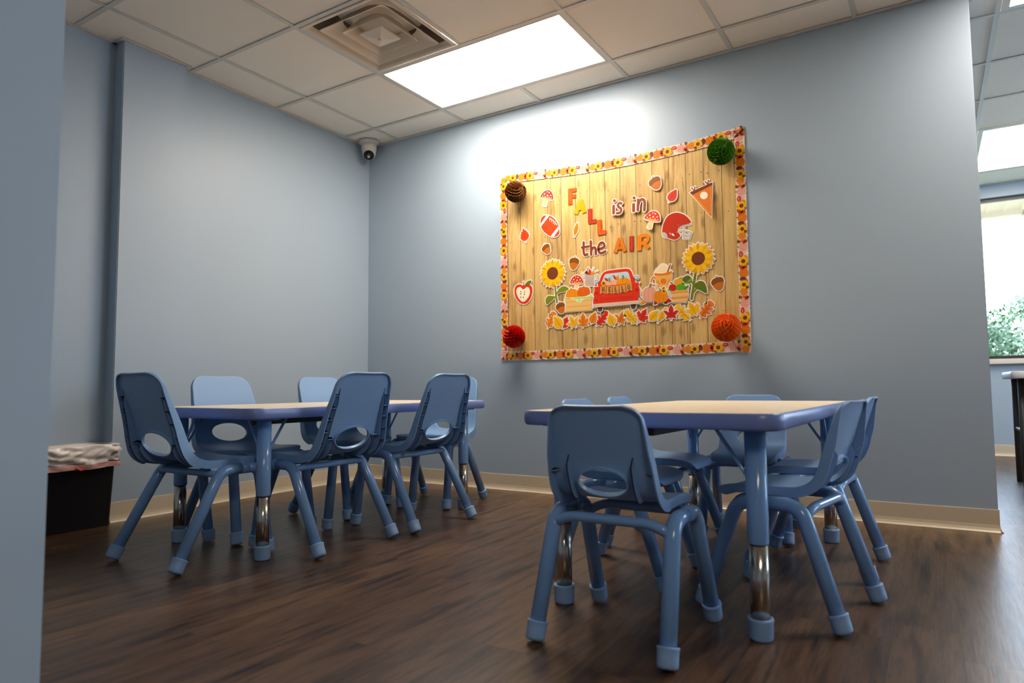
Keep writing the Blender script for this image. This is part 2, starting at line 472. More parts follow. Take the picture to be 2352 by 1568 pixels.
# ------------------------------------------------------------------ security camera in the corner
C = thing('security_camera', 'white turret security camera with black lens in the ceiling corner', 'camera', (.112, -.104, H))
MB().lathe([(.076, 0), (.076, -.008), (.072, -.016), (.058, -.022), (.056, -.024)], 32).obj('base_ring', M['camera'], C)
aim = Vector((.42, -.45, -.62)).normalized()
rot = aim.to_track_quat('Z', 'Y').to_matrix().to_4x4()
MB().lathe([(.056, -.022), (.057, -.045), (.055, -.066), (.050, -.085), (.040, -.100)], 32).obj('housing', M['camera'], C)
ctr = Matrix.Translation((.004, -.004, -.088)) @ rot
MB().lathe([(.0, -.05)]+[(.050*math.sin(a), -.050*math.cos(a)) for a in [PI*k/12 for k in range(1, 9)]]+[(.042, .030), (.040, .036)], 28, mat=ctr).obj('eyeball', M['camera'], C)
o = MB().lathe([(.040, .0345), (.0385, .0375), (.0, .0385)], 28, mat=ctr).obj('lens_face', M['lens'], C)
o['label'] = 'black glossy lens face'
MB().lathe([(.012, .038), (.012, .043), (.009, .043), (.009, .041), (0, .041)], 20, mat=ctr @ Matrix.Translation((0, -.006, 0))).obj('lens', M['chrome'], o)
# ------------------------------------------------------------------ child chairs
class Shell:
    """moulded seat and back: profile points run from the front lip over the seat and up the back (y, z, half width)"""
    def __init__(s, prof, rc_top, rc_front, conc_back, conc_seat, flange):
        pts = catmull(prof, 12)
        s.pts = pts; s.L = [0]
        for a, b2 in zip(pts, pts[1:]): s.L.append(s.L[-1]+math.hypot(b2[0]-a[0], b2[1]-a[1]))
        s.len = s.L[-1]; s.rt, s.rf, s.cb, s.cs, s.fl = rc_top, rc_front, conc_back, conc_seat, flange
    def at(s, d):
        d = min(max(d, 0), s.len); i = 0
        while i < len(s.L)-2 and s.L[i+1] < d: i += 1
        f = (d-s.L[i])/max(s.L[i+1]-s.L[i], 1e-9)
        return [a+(b2-a)*f for a, b2 in zip(s.pts[i], s.pts[i+1])]
    def frame(s, d):
        y, z, hw = s.at(d)
        a, c = s.at(max(d-.006, 0)), s.at(min(d+.006, s.len))
        ty, tz = c[0]-a[0], c[1]-a[1]; l = math.hypot(ty, tz); ty /= l; tz /= l
        return y, z, hw, (ty, tz), (tz, -ty)          # normal faces the sitter: up on the seat, forward on the back
    def hw(s, d):
        h = s.at(d)[2]
        e = s.len-d
        if e < s.rt: h += -s.rt+math.sqrt(max(s.rt**2-(s.rt-e)**2, 0))
        if d < s.rf: h += -s.rf+math.sqrt(max(s.rf**2-(s.rf-d)**2, 0))
        return h
    def up(s, d):                                       # 0 on the seat, 1 on the back
        z0 = s.at(0)[1]; z = s.at(d)[1]
        return min(max((z-z0-.02)/.12, 0), 1)
    def p(s, x, d, off=0.0, inset=0.0):
        y, z, hw, t_, n = s.frame(d); h = max(s.hw(d)-inset, .001)
        u = x/max(s.at(d)[2], .01)
        k = s.up(d); c = (s.cs*(1-k)+s.cb*k)*u*u+off
        return Vector((x, y+n[0]*c, z+n[1]*c))
    def n(s, d):
        n = s.frame(d)[4]; return Vector((0, n[0], n[1]))
    def d_at_z(s, z):                                   # arc position on the back at height z
        d = s.len
        while d > 0 and s.at(d)[1] > z: d -= .002
        return d

def shell_meshes(S_, hole, ribs, gussets, thick=.0042):
    """returns seat mesh and backrest mesh that share one smooth surface"""
    hz, hx, hs = hole
    dh = S_.d_at_z(hz)
    NU = 46
    ds = []; d = .0
    while d < S_.len-.0005:
        e = S_.len-d
        ds.append(d)
        d += .0022 if (d < .012 or e < .014) else (.0045 if (d < .03 or e < S_.rt) else .0075)
    ds.append(S_.len)
    NV = len(ds)
    g = {}; verts = []; dd = []
    def V_(p, d_): verts.append(p); dd.append(d_); return len(verts)-1
    for j, d_ in enumerate(ds):
        h = S_.hw(d_)-.004
        for i in range(NU+1): g[i, j] = V_(S_.p(-h+2*h*i/NU, d_), d_)
    faces = []
    inside = lambda x_, d_: (x_/hx)**2+((d_-dh)/hs)**2 < 1
    dead = set()
    for j in range(NV-1):
        for i in range(NU):
            ids = (g[i, j], g[i+1, j], g[i+1, j+1], g[i, j+1])
            cx = sum(verts[k].x for k in ids)/4; cd = (ds[j]+ds[j+1])/2
            if inside(cx, cd): dead.add((i, j)); continue
            faces.append(ids)
    # snap hole edge to a clean ellipse and turn it back into a short collar
    cnt = {}
    for f in faces:
        for a, b2 in zip(f, f[1:]+f[:1]): cnt[(a, b2)] = 1
    hb = [(a, b2) for (a, b2) in cnt if (b2, a) not in cnt and abs(verts[a].x) < hx*1.3 and abs(dd[a]-dh) < hs*1.5 and abs(verts[b2].x) < hx*1.3 and abs(dd[b2]-dh) < hs*1.5]
    ring = {a for e in hb for a in e}
    for a in ring:
        t_ = math.atan2((dd[a]-dh)/hs, verts[a].x/hx)
        dd[a] = dh+hs*math.sin(t_); verts[a] = S_.p(hx*math.cos(t_), dd[a])
    prev = {a: a for a in ring}
    for off, grow in ((.003, .985), (.014, .97)):
        new = {}
        for a in ring:
            x_ = verts[a].x*grow; d_ = dh+(dd[a]-dh)*grow
            new[a] = V_(S_.p(x_, d_)-S_.n(d_)*off, d_)
        for a, b2 in hb: faces.append((prev[b2], prev[a], new[a], new[b2]))
        prev = new
    # outer edge: rounded lip, then the flange that turns back
    border = [(i, 0) for i in range(NU)]+[(NU, j) for j in range(NV-1)]+[(i, NV-1) for i in range(NU, 0, -1)]+[(0, j) for j in range(NV-1, 0, -1)]
    prev = [g[k] for k in border]
    for lvl in (.35, 1.0, 2.0, 3.0):
        cur = []
        for (i, j) in border:
            b0 = verts[g[i, j]]; d_ = ds[j]; n = S_.n(d_)
            ty, tz = S_.frame(d_)[3]
            out = Vector((0, 0, 0))
            if i == 0: out += Vector((-1, 0, 0))
            if i == NU: out += Vector((1, 0, 0))
            if j == 0: out += Vector((0, -ty, -tz))
            if j == NV-1: out += Vector((0, ty, tz))
            out = out.normalized() if out.length else out
            dep = S_.fl(d_, S_.len)
            if j in (0, NV-1): dep = min(dep, .016)
            if lvl == .35: q_ = b0+out*.0030-n*.0009
            elif lvl == 1.0: q_ = b0+out*.0042-n*.004
            elif lvl == 2.0: q_ = b0+out*.0042-n*(dep*.55)
            else: q_ = b0+out*.0040-n*dep
            cur.append(V_(q_, d_))
        N = len(border)
        for k in range(N):
            a, b2 = prev[k], prev[(k+1) % N]; c, e = cur[(k+1) % N], cur[k]
            faces.append((b2, a, e, c))
        prev = cur
    # smooth vertex normals over the whole surface
    vn = [Vector((0, 0, 0)) for _ in verts]
    for f in faces:
        a, b2, c, e = (verts[k] for k in f)
        nn = (c-a).cross(e-b2)
        for k in f: vn[k] += nn
    vn = [v.normalized() if v.length else Vector((0, 0, 1)) for v in vn]
    flip = -1 if vn[g[NU//2, 4]].z < 0 else 1
    vn = [v*flip for v in vn]
    if flip < 0: faces = [f[::-1] for f in faces]
    edges = {}
    for f in faces:
        for a, b2 in zip(f, f[1:]+f[:1]): edges[(a, b2)] = 1
    rim = [(a, b2) for (a, b2) in edges if (b2, a) not in edges]
    cut = S_.d_at_z(S_.at(S_.len*.35)[1]+.028)
    out = []
    for part in (0, 1):
        ids = {}; vs = []; ns = []; fs = []
        def use(k, side):
            key = (k, side)
            if key not in ids:
                ids[key] = len(vs)
                vs.append(verts[k] if side == 0 else verts[k]-vn[k]*thick)
                ns.append(vn[k] if side == 0 else -vn[k])
            return ids[key]
        pick = lambda ks: (sum(dd[k] for k in ks)/len(ks) > cut) == bool(part)
        for f in faces:
            if not pick(f): continue
            fs.append([use(k, 0) for k in f]); fs.append([use(k, 1) for k in f][::-1])
        for a, b2 in rim:
            if not pick((a, b2)): continue
            pa = [verts[a], verts[b2], verts[b2]-vn[b2]*thick, verts[a]-vn[a]*thick]
            nn = (pa[1]-pa[0]).cross(pa[3]-pa[0]).normalized()*-1
            o = len(vs); vs += pa; ns += [nn]*4; fs.append([o+3, o+2, o+1, o])
        if part:
            def slab(quad_pts, nx):
                """thin moulded plate from a strip of point pairs"""
                for sgn in (-1, 1):
                    o = len(vs)
                    for p_ in quad_pts: vs.append(p_+nx*.0016*sgn); ns.append(nx*sgn)
                    for k in range(0, len(quad_pts)-2, 2):
                        f = [o+k, o+k+1, o+k+3, o+k+2]; fs.append(f if sgn > 0 else f[::-1])
                for k in range(0, len(quad_pts)-2, 2):
                    a, b2 = quad_pts[k+1], quad_pts[k+3]
                    o = len(vs); nn = (b2-a).cross(nx); nn = nn.normalized() if nn.length > 1e-9 else Vector((0, -1, 0))
                    if nn.y > 0: nn = -nn
                    vs.extend([a-nx*.0016, a+nx*.0016, b2+nx*.0016, b2-nx*.0016]); ns.extend([nn]*4); fs.append([o, o+1, o+2, o+3])
            for xf, z0, z1, depth in ribs:
                d0, d1 = S_.d_at_z(z0), S_.d_at_z(z1)
                for sg in (-1, 1):
                    qp = []; K_ = 22
                    for k in range(K_+1):
                        d_ = d0+(d1-d0)*k/K_; x_ = sg*(xf(d_) if callable(xf) else xf)
                        dep = min(depth, S_.fl(d_, S_.len)-.004)*min(1, (k+.4)/3.5)*min(1, (K_-k+.5)/5)
                        p_ = S_.p(x_, d_); n = S_.n(d_)
                        qp += [p_-n*.003, p_-n*max(dep, .004)]
                    slab(qp, Vector((1, 0, 0)))
            for xa, xb, z_, da, db in gussets:
                d_ = S_.d_at_z(z_); n = S_.n(d_); ty, tz = S_.frame(d_)[3]; fm_ = S_.fl(d_, S_.len)-.002; da, db = min(da, fm_), min(db, fm_)
                for sg in (-1, 1):
                    x0_, x1_ = sg*(xa(d_) if callable(xa) else xa), sg*(xb(d_) if callable(xb) else xb)
                    slab([S_.p(x0_, d_)-n*.003, S_.p(x0_, d_)-n*da, S_.p(x1_, d_)-n*.003, S_.p(x1_, d_)-n*db], Vector((0, ty, tz)))
        me = bpy.data.meshes.new('backrest' if part else 'seat')
        me.from_pydata([tuple(v) for v in vs], [], fs)
        me.polygons.foreach_set('use_smooth', [True]*len(me.polygons))
        me.update()
        me.normals_split_custom_set_from_vertices([tuple(n) for n in ns])
        out.append(me)
    return out

def leg_mesh(path, r):
    return MB().tube(path, r, 18)

def foot_cap(foot, direction, r, h):
    """rubber cap round the lower end of a leg; direction points up the leg"""
    d = Vector(direction).normalized()
    mt = Matrix.Translation(foot) @ d.to_track_quat('Z', 'Y').to_matrix().to_4x4()
    pr = [(0.001, 0), (r*.72, 0), (r*.90, r*.10), (r*.97, r*.28), (r*.99, h*.5), (r, h-.008), (r*1.03, h-.006), (r*1.05, h-.003), (r*1.02, h), (r*.84, h)]
    return MB().lathe(pr, 22, mat=mt)

def chair(kind, label, group):
    ch = thing('child_chair', label, 'chair', group=group)
    if kind == 'A':
        prof = [(.178, .372, .168), (.165, .386, .170), (.12, .390, .172), (.05, .387, .174), (-.02, .385, .178), (-.078, .392, .186), (-.125, .416, .192), (-.155, .470, .185), (-.182, .545, .175), (-.218, .638, .163), (-.248, .720, .154), (-.2515, .729, .153)]
        sh = Shell(prof, .064, .045, .013, .007, lambda d, L: .013+.026*min(1, max(0, (L-d-.03)/.28)) if d > L*.42 else .031)
        xo = lambda d: sh.at(d)[2]-.031
        xi = lambda d: .112
        seat, back = shell_meshes(sh, (.462, .097, .049), [(xo, .665, .385, .034), (xi, .470, .385, .026)],
                                  [(xo, lambda d: sh.at(d)[2]-.003, z_, .024, .036) for z_ in (.640, .592, .544, .496, .448, .405)] + [(xi, xo, .466, .018, .024)])
        R_, RC, HC = .0213, .0272, .051
        rail = [(-.015, .352), (.155, .352)]
        rf, ff = (-.205, 0), (.205, 0); xt, xr, xf = .193, .211, .200
        bend = .075; bars = [(-.040, .336, 0), (.165, .336, 0)]
    else:
        prof = [(.168, .330, .134), (.158, .348, .136), (.115, .360, .137), (.04, .364, .138), (-.04, .365, .142), (-.090, .371, .147), (-.126, .392, .149), (-.146, .428, .148), (-.162, .480, .144), (-.184, .548, .135), (-.203, .606, .127), (-.2055, .614, .126)]
        sh = Shell(prof, .040, .040, .010, .006, lambda d, L: .012+.018*min(1, max(0, (L-d-.02)/.10)) if d > L*.4 else .026)
        xe = lambda d: sh.at(d)[2]-.003
        seat, back = shell_meshes(sh, (.421, .069, .037), [(lambda d: .089, .487, .372, .024)],
                                  [(lambda d: sh.at(d)[2]-.030, xe, .446, .004, .024)])
        R_, RC, HC = .0210, .0262, .049
        rail = [(-.095, .325), (.085, .325)]
        rf, ff = (-.200, 0), (.200, 0); xt, xr, xf = .165, .178, .176
        bend = .065; bars = [(-.115, .292, .026), (.105, .292, .026)]
    mid = sum(p[0] for p in rail)/2
    for sg in (-1, 1):
        for (fy, _), (ry, rz_), fx in ((rf, rail[0], xr), (ff, rail[1], xf)):
            foot = Vector((sg*fx, fy, 0)); top = Vector((sg*xt, ry, rz_)); mp = Vector((sg*xt, mid, rz_))
            d = (top-foot).normalized()
            tilt = math.acos(d.z)
            f0 = foot+Vector((0, 0, RC*.72*math.sin(tilt)+.001))
            path = fillet([f0+d*.012, top, mp], bend)
            lg = leg_mesh(path, R_).obj('leg', M['tube'], ch)
            cp = foot_cap(f0, d, RC, HC).obj('foot_cap', M['cap'], lg)
    for by, bz, arch in bars:
        # the bars meet the legs where these pass that height
        (fy, _), (ry, rz_) = (rf, rail[0]) if by < mid else (ff, rail[1])
        f = bz/rz_; yy = fy+(ry-fy)*f; xx = (xr if by < mid else xf)*(1-f)+xt*f
        if arch: path = fillet([(-xx, yy, bz), (-xx*.70, by, bz+arch), (xx*.70, by, bz+arch), (xx, yy, bz)], .05)
        else: path = fillet([(-xx, yy, bz), (-xx*.86, by, bz+.006), (xx*.86, by, bz+.006), (xx, yy, bz)], .02)
        MB().tube(path, .0135, 14).obj('stretcher', M['tube'], ch)
    obj('seat', seat, M['shell'], ch)
    obj('backrest', back, M['shell'], ch)
    return ch

GA, GB = 'larger blue chairs round the left table', 'small blue chairs round the right table'
cA = chair('A', '', GA)
LA = [((1.080, -2.072), 0.0, 'blue child chair at the near end of the left table, ribbed back to the viewer'),
      ((1.362, -1.640), 90, 'blue child chair on the right side of the left table, nearer of the two'),
      ((1.402, -1.098), 88, 'blue child chair on the right side of the left table, nearer the poster wall'),
      ((.862, -1.655), -91, 'blue child chair facing the viewer behind the left table, nearer the bin'),
      ((.876, -1.030), -90, 'blue child chair facing the viewer behind the left table, nearer the room corner'),
      ((1.118, -.572), 186, 'blue child chair at the far end of the left table, mostly hidden by another chair')]
for i, ((x, y), a, lab) in enumerate(LA):
    if i == 0: cA.location = (x, y, 0); cA.rotation_euler = (0, 0, math.radians(a)); cA['label'] = lab
    else: dup(cA, (x, y, 0), math.radians(a), lab)
cB = chair('B', '', GB)
LB = [((2.886, -1.955), 0.0, 'small blue chair at the near end of the right table, back to the viewer'),
      ((3.222, -1.492), 80, 'small blue chair at the right side of the right table, nearer the viewer'),
      ((3.226, -.957), 87, 'small blue chair at the right side of the right table, nearer the poster wall'),
      ((2.665, -1.405), -90, 'small blue chair at the left side of the right table, behind the near end chair'),
      ((2.628, -.908), -90, 'small blue chair at the left side of the right table, second from the viewer'),
      ((2.895, -.545), 184, 'small blue chair at the far end of the right table, facing the viewer')]
for i, ((x, y), a, lab) in enumerate(LB):
    if i == 0: cB.location = (x, y, 0); cB.rotation_euler = (0, 0, math.radians(a)); cB['label'] = lab
    else: dup(cB, (x, y, 0), math.radians(a), lab)

# ------------------------------------------------------------------ activity tables
def rrect(hx, hy, r, z, n=8):
    out = []
    for qx, qy, a0 in ((1, 1, 0), (-1, 1, 90), (-1, -1, 180), (1, -1, 270)):
        for k in range(n+1):
            a = math.radians(a0+90*k/n)
            out.append((qx*(hx-r)+r*math.cos(a), qy*(hy-r)+r*math.sin(a), z))
    return out
def table(label, group):
    tb = thing('activity_table', label, 'table', group=group)
    hx, hy, zt, th, r = .381, .762, .592, .043, .065
    w = loops([rrect(hx-.004, hy-.004, r-.004, zt-th+.004), rrect(hx-.004, hy-.004, r-.004, zt-.0008)], True, False)
    n = len(rrect(1, 1, .1, 0)); w.f.append(list(range(n))[::-1]); w.m.append(0); w.sm.append(False)
    w.obj('tabletop', M['laminate'], tb)
    pr = [(-.010, zt-.0004), (-.003, zt), (-.0008, zt-.003), (.0022, zt-.010), (.0030, zt-th/2), (.0022, zt-th+.010), (-.0008, zt-th+.003), (-.004, zt-th), (-.04, zt-th)]
    o = loops([rrect(hx+d, hy+d, r+d, z_) for d, z_ in pr]).obj('edge_band', M['edge'], tb)
    o['label'] = 'blue moulded rim of the tabletop'
    MB().box(-.112, -.43, zt-th-.046, -.072, .43, zt-th-.001).obj('support_rail', M['dark'], tb, bevel=.002)
    lx, ly = .292, .640
    for sx in (-1, 1):
        for sy in (-1, 1):
            up_ = MB().lathe([(.027, .247), (.0275, .250), (.0275, zt-th)], 26, mat=Matrix.Translation((sx*lx, sy*ly, 0)))
            lg = up_.obj('leg', M['tube'], tb)
            o = MB().lathe([(.0250, .030), (.0250, .252)], 26, mat=Matrix.Translation((sx*lx, sy*ly, 0))).obj('lower_tube', M['chrome'], lg)
            o['label'] = 'chrome lower leg tube'
            MB().lathe([(.001, 0), (.025, 0), (.0292, .003), (.0305, .009), (.0315, .046), (.0328, .050), (.0330, .054), (.0318, .0565), (.0255, .0565)], 26, mat=Matrix.Translation((sx*lx, sy*ly, 0))).obj('foot_cap', M['cap'], lg)
            MB().lathe([(.062, zt-th-.006), (.062, zt-th-.0005)], 20, mat=Matrix.Translation((sx*lx, sy*ly, 0))).obj('mount_plate', M['tube'], lg)
            for ax, ay in ((-sx, 0), (0, -sy)):
                p0 = Vector((sx*lx+ax*.026, sy*ly+ay*.026, .425)); p1 = Vector((sx*lx+ax*.105, sy*ly+ay*.105, zt-th-.001))
                MB().tube([p0-(p1-p0)*.08, p0, p1], .0055, 8).obj('brace', M['tube'], lg)
    return tb
TG = 'maple topped activity tables with blue legs'
tA = table('low maple topped table with blue edge near the bin, left of the two', TG)
tA.location = (1.092, -1.315, 0); tA.rotation_euler = (0, 0, math.radians(-1.6))
dup(tA, (2.925, -1.190, 0), math.radians(-.9), 'low maple topped table with blue edge under the poster, right of the two')
# ------------------------------------------------------------------ the autumn wall display
# flat drawing kit: everything is laid out in metres on the wall (x along it, z up), raised by depth off it
def wallmesh(layers, name, parent=None, org=(0, 0), tilt=None):
    """layers: (points, depth of the face, thickness, colour key)"""
    w = MB(); keys = []
    for li, (pts, d, th, col) in enumerate(layers):
        d += min(li, 90)*4e-6
        if len(pts) < 3: continue
        a = sum(p[0]*q[1]-q[0]*p[1] for p, q in zip(pts, pts[1:]+pts[:1]))
        if a < 0: pts = pts[::-1]
        if col not in keys: keys.append(col)
        mi = keys.index(col); n = len(pts)
        vs = [(p[0]-org[0], -d, p[1]-org[1]) for p in pts]
        fs = [list(range(n))]
        if th:
            vs += [(p[0]-org[0], -d+th, p[1]-org[1]) for p in pts]
            fs += [(i, n+i, n+(i+1) % n, (i+1) % n) for i in range(n)]
        w.add(vs, fs, mi)
    me = bpy.data.meshes.new(name)
    me.from_pydata(w.v, [], w.f)
    for p, mi in zip(me.polygons, w.m): p.material_index = mi
    me.update()
    return obj(name, me, [card(k) for k in keys], parent)

def stroke(pts, w):
    """outline polygons of a brush stroke: quads plus round joints"""
    out = []
    for a, b2 in zip(pts, pts[1:]):
        dx, dz = b2[0]-a[0], b2[1]-a[1]; l = math.hypot(dx, dz) or 1e-6
        nx, nz = -dz/l*w/2, dx/l*w/2
        out.append([(a[0]+nx, a[1]+nz), (a[0]-nx, a[1]-nz), (b2[0]-nx, b2[1]-nz), (b2[0]+nx, b2[1]+nz)])
    return out
def disc(x, z, r, n=16): return [(x+r*math.cos(2*PI*k/n), z+r*math.sin(2*PI*k/n)) for k in range(n)]
def ribbon(pts, w):
    """strip of quads with mitred joints, nothing overlapping"""
    nrm = []
    for i in range(len(pts)):
        a, b2 = pts[max(i-1, 0)], pts[min(i+1, len(pts)-1)]
        l = math.dist(a, b2) or 1e-6
        nrm.append((-(b2[1]-a[1])/l*w/2, (b2[0]-a[0])/l*w/2))
    return [[(a[0]+n[0], a[1]+n[1]), (a[0]-n[0], a[1]-n[1]), (b2[0]-m[0], b2[1]-m[1]), (b2[0]+m[0], b2[1]+m[1])] for a, b2, n, m in zip(pts, pts[1:], nrm, nrm[1:])]
def half_disc(c, away, r):
    a0 = math.atan2(c[1]-away[1], c[0]-away[0])
    return [(c[0]+r*math.cos(a0+t_), c[1]+r*math.sin(a0+t_)) for t_ in [-PI/2+PI*k/8 for k in range(9)]]
def round_stroke(pts, w, cap=0.0):
    sm = catmull(pts, 5) if len(pts) > 2 else pts
    return ribbon(sm, w) + [half_disc(sm[0], sm[1], w/2), half_disc(sm[-1], sm[-2], w/2)]
def flat_stroke(pts, w): return ribbon(catmull(pts, 5) if len(pts) > 2 else pts, w)

def grow(pts, m):
    """outline pushed outward by m"""
    a = sum(p[0]*q[1]-q[0]*p[1] for p, q in zip(pts, pts[1:]+pts[:1]))
    if a < 0: pts = pts[::-1]
    n = len(pts); out = []
    for i in range(n):
        p, q, r = pts[i-1], pts[i], pts[(i+1) % n]
        e1 = Vector((q[0]-p[0], q[1]-p[1])); e2 = Vector((r[0]-q[0], r[1]-q[1]))
        if e1.length < 1e-7 or e2.length < 1e-7: continue
        n1 = Vector((e1.y, -e1.x)).normalized(); n2 = Vector((e2.y, -e2.x)).normalized()
        b_ = n1+n2
        if b_.length < .3: b_ = n1-n2*.0+Vector((e1.x, e1.y)).normalized(); k = 1
        else: b_.normalize(); k = min(1/max(b_.dot(n1), .3), 1.35)
        b_.normalize()
        out.append((q[0]+b_.x*m*k, q[1]+b_.y*m*k))
    return out

def place(shape, base, tip):
    """unit shape (0,0)-(0,1) laid between two points"""
    ux, uz = tip[0]-base[0], tip[1]-base[1]
    return [(base[0]+x*uz+z*ux, base[1]-x*ux+z*uz) for x, z in shape]
def mirror(half): return half+[(-x, z) for x, z in half[::-1] if abs(x) > 1e-6]
LEAVES = {
 'oval': catmull(mirror([(0, .10), (.20, .14), (.33, .34), (.30, .58), (.14, .84), (0, 1.0)]), 4, True),
 'narrow': catmull(mirror([(0, .10), (.10, .20), (.17, .45), (.13, .72), (.0, 1.0)]), 4, True),
 'birch': mirror([(0, .10), (.16, .12), (.30, .26), (.36, .44), (.29, .47), (.31, .60), (.22, .62), (.22, .76), (.12, .78), (0, 1.0)]),
 'oak': catmull(mirror([(0, .12), (.10, .12), (.23, .20), (.14, .30), (.17, .34), (.31, .44), (.27, .50), (.13, .48), (.15, .56), (.28, .68), (.23, .74), (.11, .69), (.12, .78), (.19, .90), (.12, .97), (0, 1.0)]), 3, True),
 'maple': mirror([(0, .12), (.22, .08), (.38, .14), (.30, .26), (.50, .48), (.42, .52), (.46, .66), (.26, .58), (.16, .52), (.19, .72), (.12, .80), (0, 1.02)]),
 'star': mirror([(0, .18), (.14, .14), (.36, .08), (.28, .30), (.40, .44), (.56, .62), (.30, .62), (.15, .50), (.17, .72), (.10, .88), (0, 1.02)]),
}
VEIN = {k: 'B5521A' for k in LEAVES}
def leaf_layers(kind, base, tip, col, d):
    L = [(place(LEAVES[kind], base, tip), d, 0, col)]
    dk = ''.join('%02X' % int(int(col[i:i+2], 16)*(.66 if i else .80)) for i in (0, 2, 4))
    ln = math.hypot(tip[0]-base[0], tip[1]-base[1])
    for a, b2, w in (((0, 0), (0, .16), .035), ((0, .1), (0, .84), .022), ((0, .30), (.17, .48), .013), ((0, .30), (-.17, .48), .013), ((0, .50), (.12, .66), .012), ((0, .50), (-.12, .66), .012)):
        for q in stroke(place([a, b2], base, tip), w*ln): L.append((q, d+.0003, 0, dk))
    out = [place(LEAVES[kind], base, tip)] + stroke(place([(0, -.02), (0, .16)], base, tip), .05*ln)
    return L, out
def sunflower_layers(c, r, n, rd, d):
    L = []; outl = []
    for ring, (cols, rr, wd_) in enumerate((((('EE9A0A', 'F2AE06'),), 1.0, .20), ((('F9C80C', 'F6BE08'),), .97, .19))):
        for k in range(n//2):
            a = 2*PI*(k+.5*ring)/(n//2)
            pet = catmull([(0, .28), (wd_*.62, .55), (wd_*.55, .80), (0, 1.0), (-wd_*.55, .80), (-wd_*.62, .55)], 3, True)
            q = place(pet, c, (c[0]+r*rr*math.sin(a), c[1]+r*rr*math.cos(a)))
            L.append((q, d+.0002*ring, 0, cols[0][k % 2])); outl.append(q)
    L.append((disc(c[0], c[1], r*.62, 24), d+.0001, 0, 'F2B408'))
    L.append((disc(c[0], c[1], rd, 28), d+.0007, 0, '7A3A1C'))
    return L, outl

def add_cutout(name, label, cat, level, group, tilt, margin, parts):
    """a printed card: white backing with its coloured areas on top"""
    base_d = .0036+.0010*level; face = base_d+.0007
    mm = lambda p: (p[0]/1000, p[1]/1000)
    sil = []; built = []
    if parts[0] == 'A':                                      # acorn
        top, tip = mm(parts[1]), mm(parts[2])
        nut = catmull([(0, 0), (.20, .10), (.34, .32), (.38, .58), (0, .66), (-.38, .58), (-.34, .32), (-.20, .10)], 4, True)
        capp = catmull([(-.44, .60), (-.42, .80), (-.26, .94), (0, .98), (.26, .94), (.42, .80), (.44, .60), (.36, .52), (0, .60), (-.36, .52)], 4, True)
        parts = [('stem', [('Q', '5A3414', stroke(place([(0, .95), (.03, 1.10)], tip, top), .05*math.dist(top, tip)))]),
                 ('nut', [('Q', 'C8701E', [place(nut, tip, top)])]), ('cap', [('Q', '8A4E12', [place(capp, tip, top)])])]
    elif parts[0] == 'M':                                    # toadstool
        top, bot = mm(parts[1]), mm(parts[2]); ln = math.dist(top, bot)
        stem = catmull([(-.13, .0), (.13, 0), (.10, .30), (.12, .55), (-.12, .55), (-.09, .30)], 3, True)
        gill = catmull([(-.42, .46), (-.2, .42), (.2, .42), (.42, .46), (.2, .56), (-.2, .56)], 3, True)
        capp = catmull([(-.48, .48), (-.43, .68), (-.25, .92), (0, 1.0), (.25, .92), (.43, .68), (.48, .48), (.25, .53), (0, .54), (-.25, .53)], 4, True)
        sp = [('Q', 'FBEBD6', [[(bot[0]+x*(top[1]-bot[1])+z*(top[0]-bot[0])+r*ln*math.cos(t_), bot[1]-x*(top[0]-bot[0])+z*(top[1]-bot[1])+r*ln*math.sin(t_)) for t_ in [k*PI/5 for k in range(10)]] for x, z, r in ((-.22, .72, .05), (.02, .66, .055), (.08, .86, .045), (.25, .70, .045), (-.08, .88, .035), (-.33, .58, .035), (.34, .56, .03), (-.13, .58, .03), (.17, .57, .03))])]
        parts = [('stem', [('Q', 'F3C888', [place(stem, bot, top)])]), ('gills', [('Q', 'E9A860', [place(gill, bot, top)])]), ('cap', [('Q', 'D9331A', [place(capp, bot, top)])]+sp)]
    org = None; lay = 0; mg = margin/1000; wide = []; skip = set()
    for pname, shapes in parts:
        L = []
        for sh_ in shapes:
            lay += 1; d = face+.00012*lay
            kd = sh_[0]
            if kd == 'P': q = [mm(p) for p in sh_[2]]; L.append((q, d, 0, sh_[1])); sil.append(q)
            elif kd == 'S': q = catmull([mm(p) for p in sh_[2]], 5, True); L.append((q, d, 0, sh_[1])); sil.append(q)
            elif kd == 'Q':
                for q in sh_[2]: L.append((q, d, 0, sh_[1])); sil.append(q)
            elif kd == 'K':
                f = flat_stroke if name == 'letter_cutout' else round_stroke
                qs = f([mm(p) for p in sh_[3]], sh_[2]/1000)
                for q in qs: L.append((q, d, 0, sh_[1]))
                sil += qs
                if mg: wide.append(round_stroke([mm(p) for p in sh_[3]], sh_[2]/1000+2*mg)); skip.update(id(q) for q in qs)
            elif kd == 'F':
                l2, ol = sunflower_layers(mm(sh_[1]), sh_[2]/1000, sh_[3], sh_[4]/1000, d); L += l2; sil += ol
            elif kd == 'L':
                l2, ol = leaf_layers(sh_[1], mm(sh_[2]), mm(sh_[3]), sh_[4], d); L += l2; sil += ol
        built.append((pname, L))
    xs = [p[0] for q in sil for p in q]; zs = [p[1] for q in sil for p in q]
    org = ((min(xs)+max(xs))/2, min(zs))
    back = [((grow(q, mg) if mg else q), base_d, .0010, 'F6EADB' if mg else shapes[0][1]) for q in sil if id(q) not in skip]
    whole = list(back)
    for k, qs in enumerate(wide): whole += [(q, base_d+.00002+k*5e-6, 0, 'F6EADB') for q in qs]
    for pname, L in built:
        if pname is None: whole += L
    o = wallmesh(whole, name, None, org)
    o.location = (org[0], 0, org[1]); tag(o, label, cat, group)
    if tilt: o.rotation_euler = (math.radians(-tilt), 0, 0); o.location.y = -(max(zs)-min(zs))*math.sin(math.radians(tilt))
    for pname, L in built:
        if pname: wallmesh(L, pname, o, org)
    return o

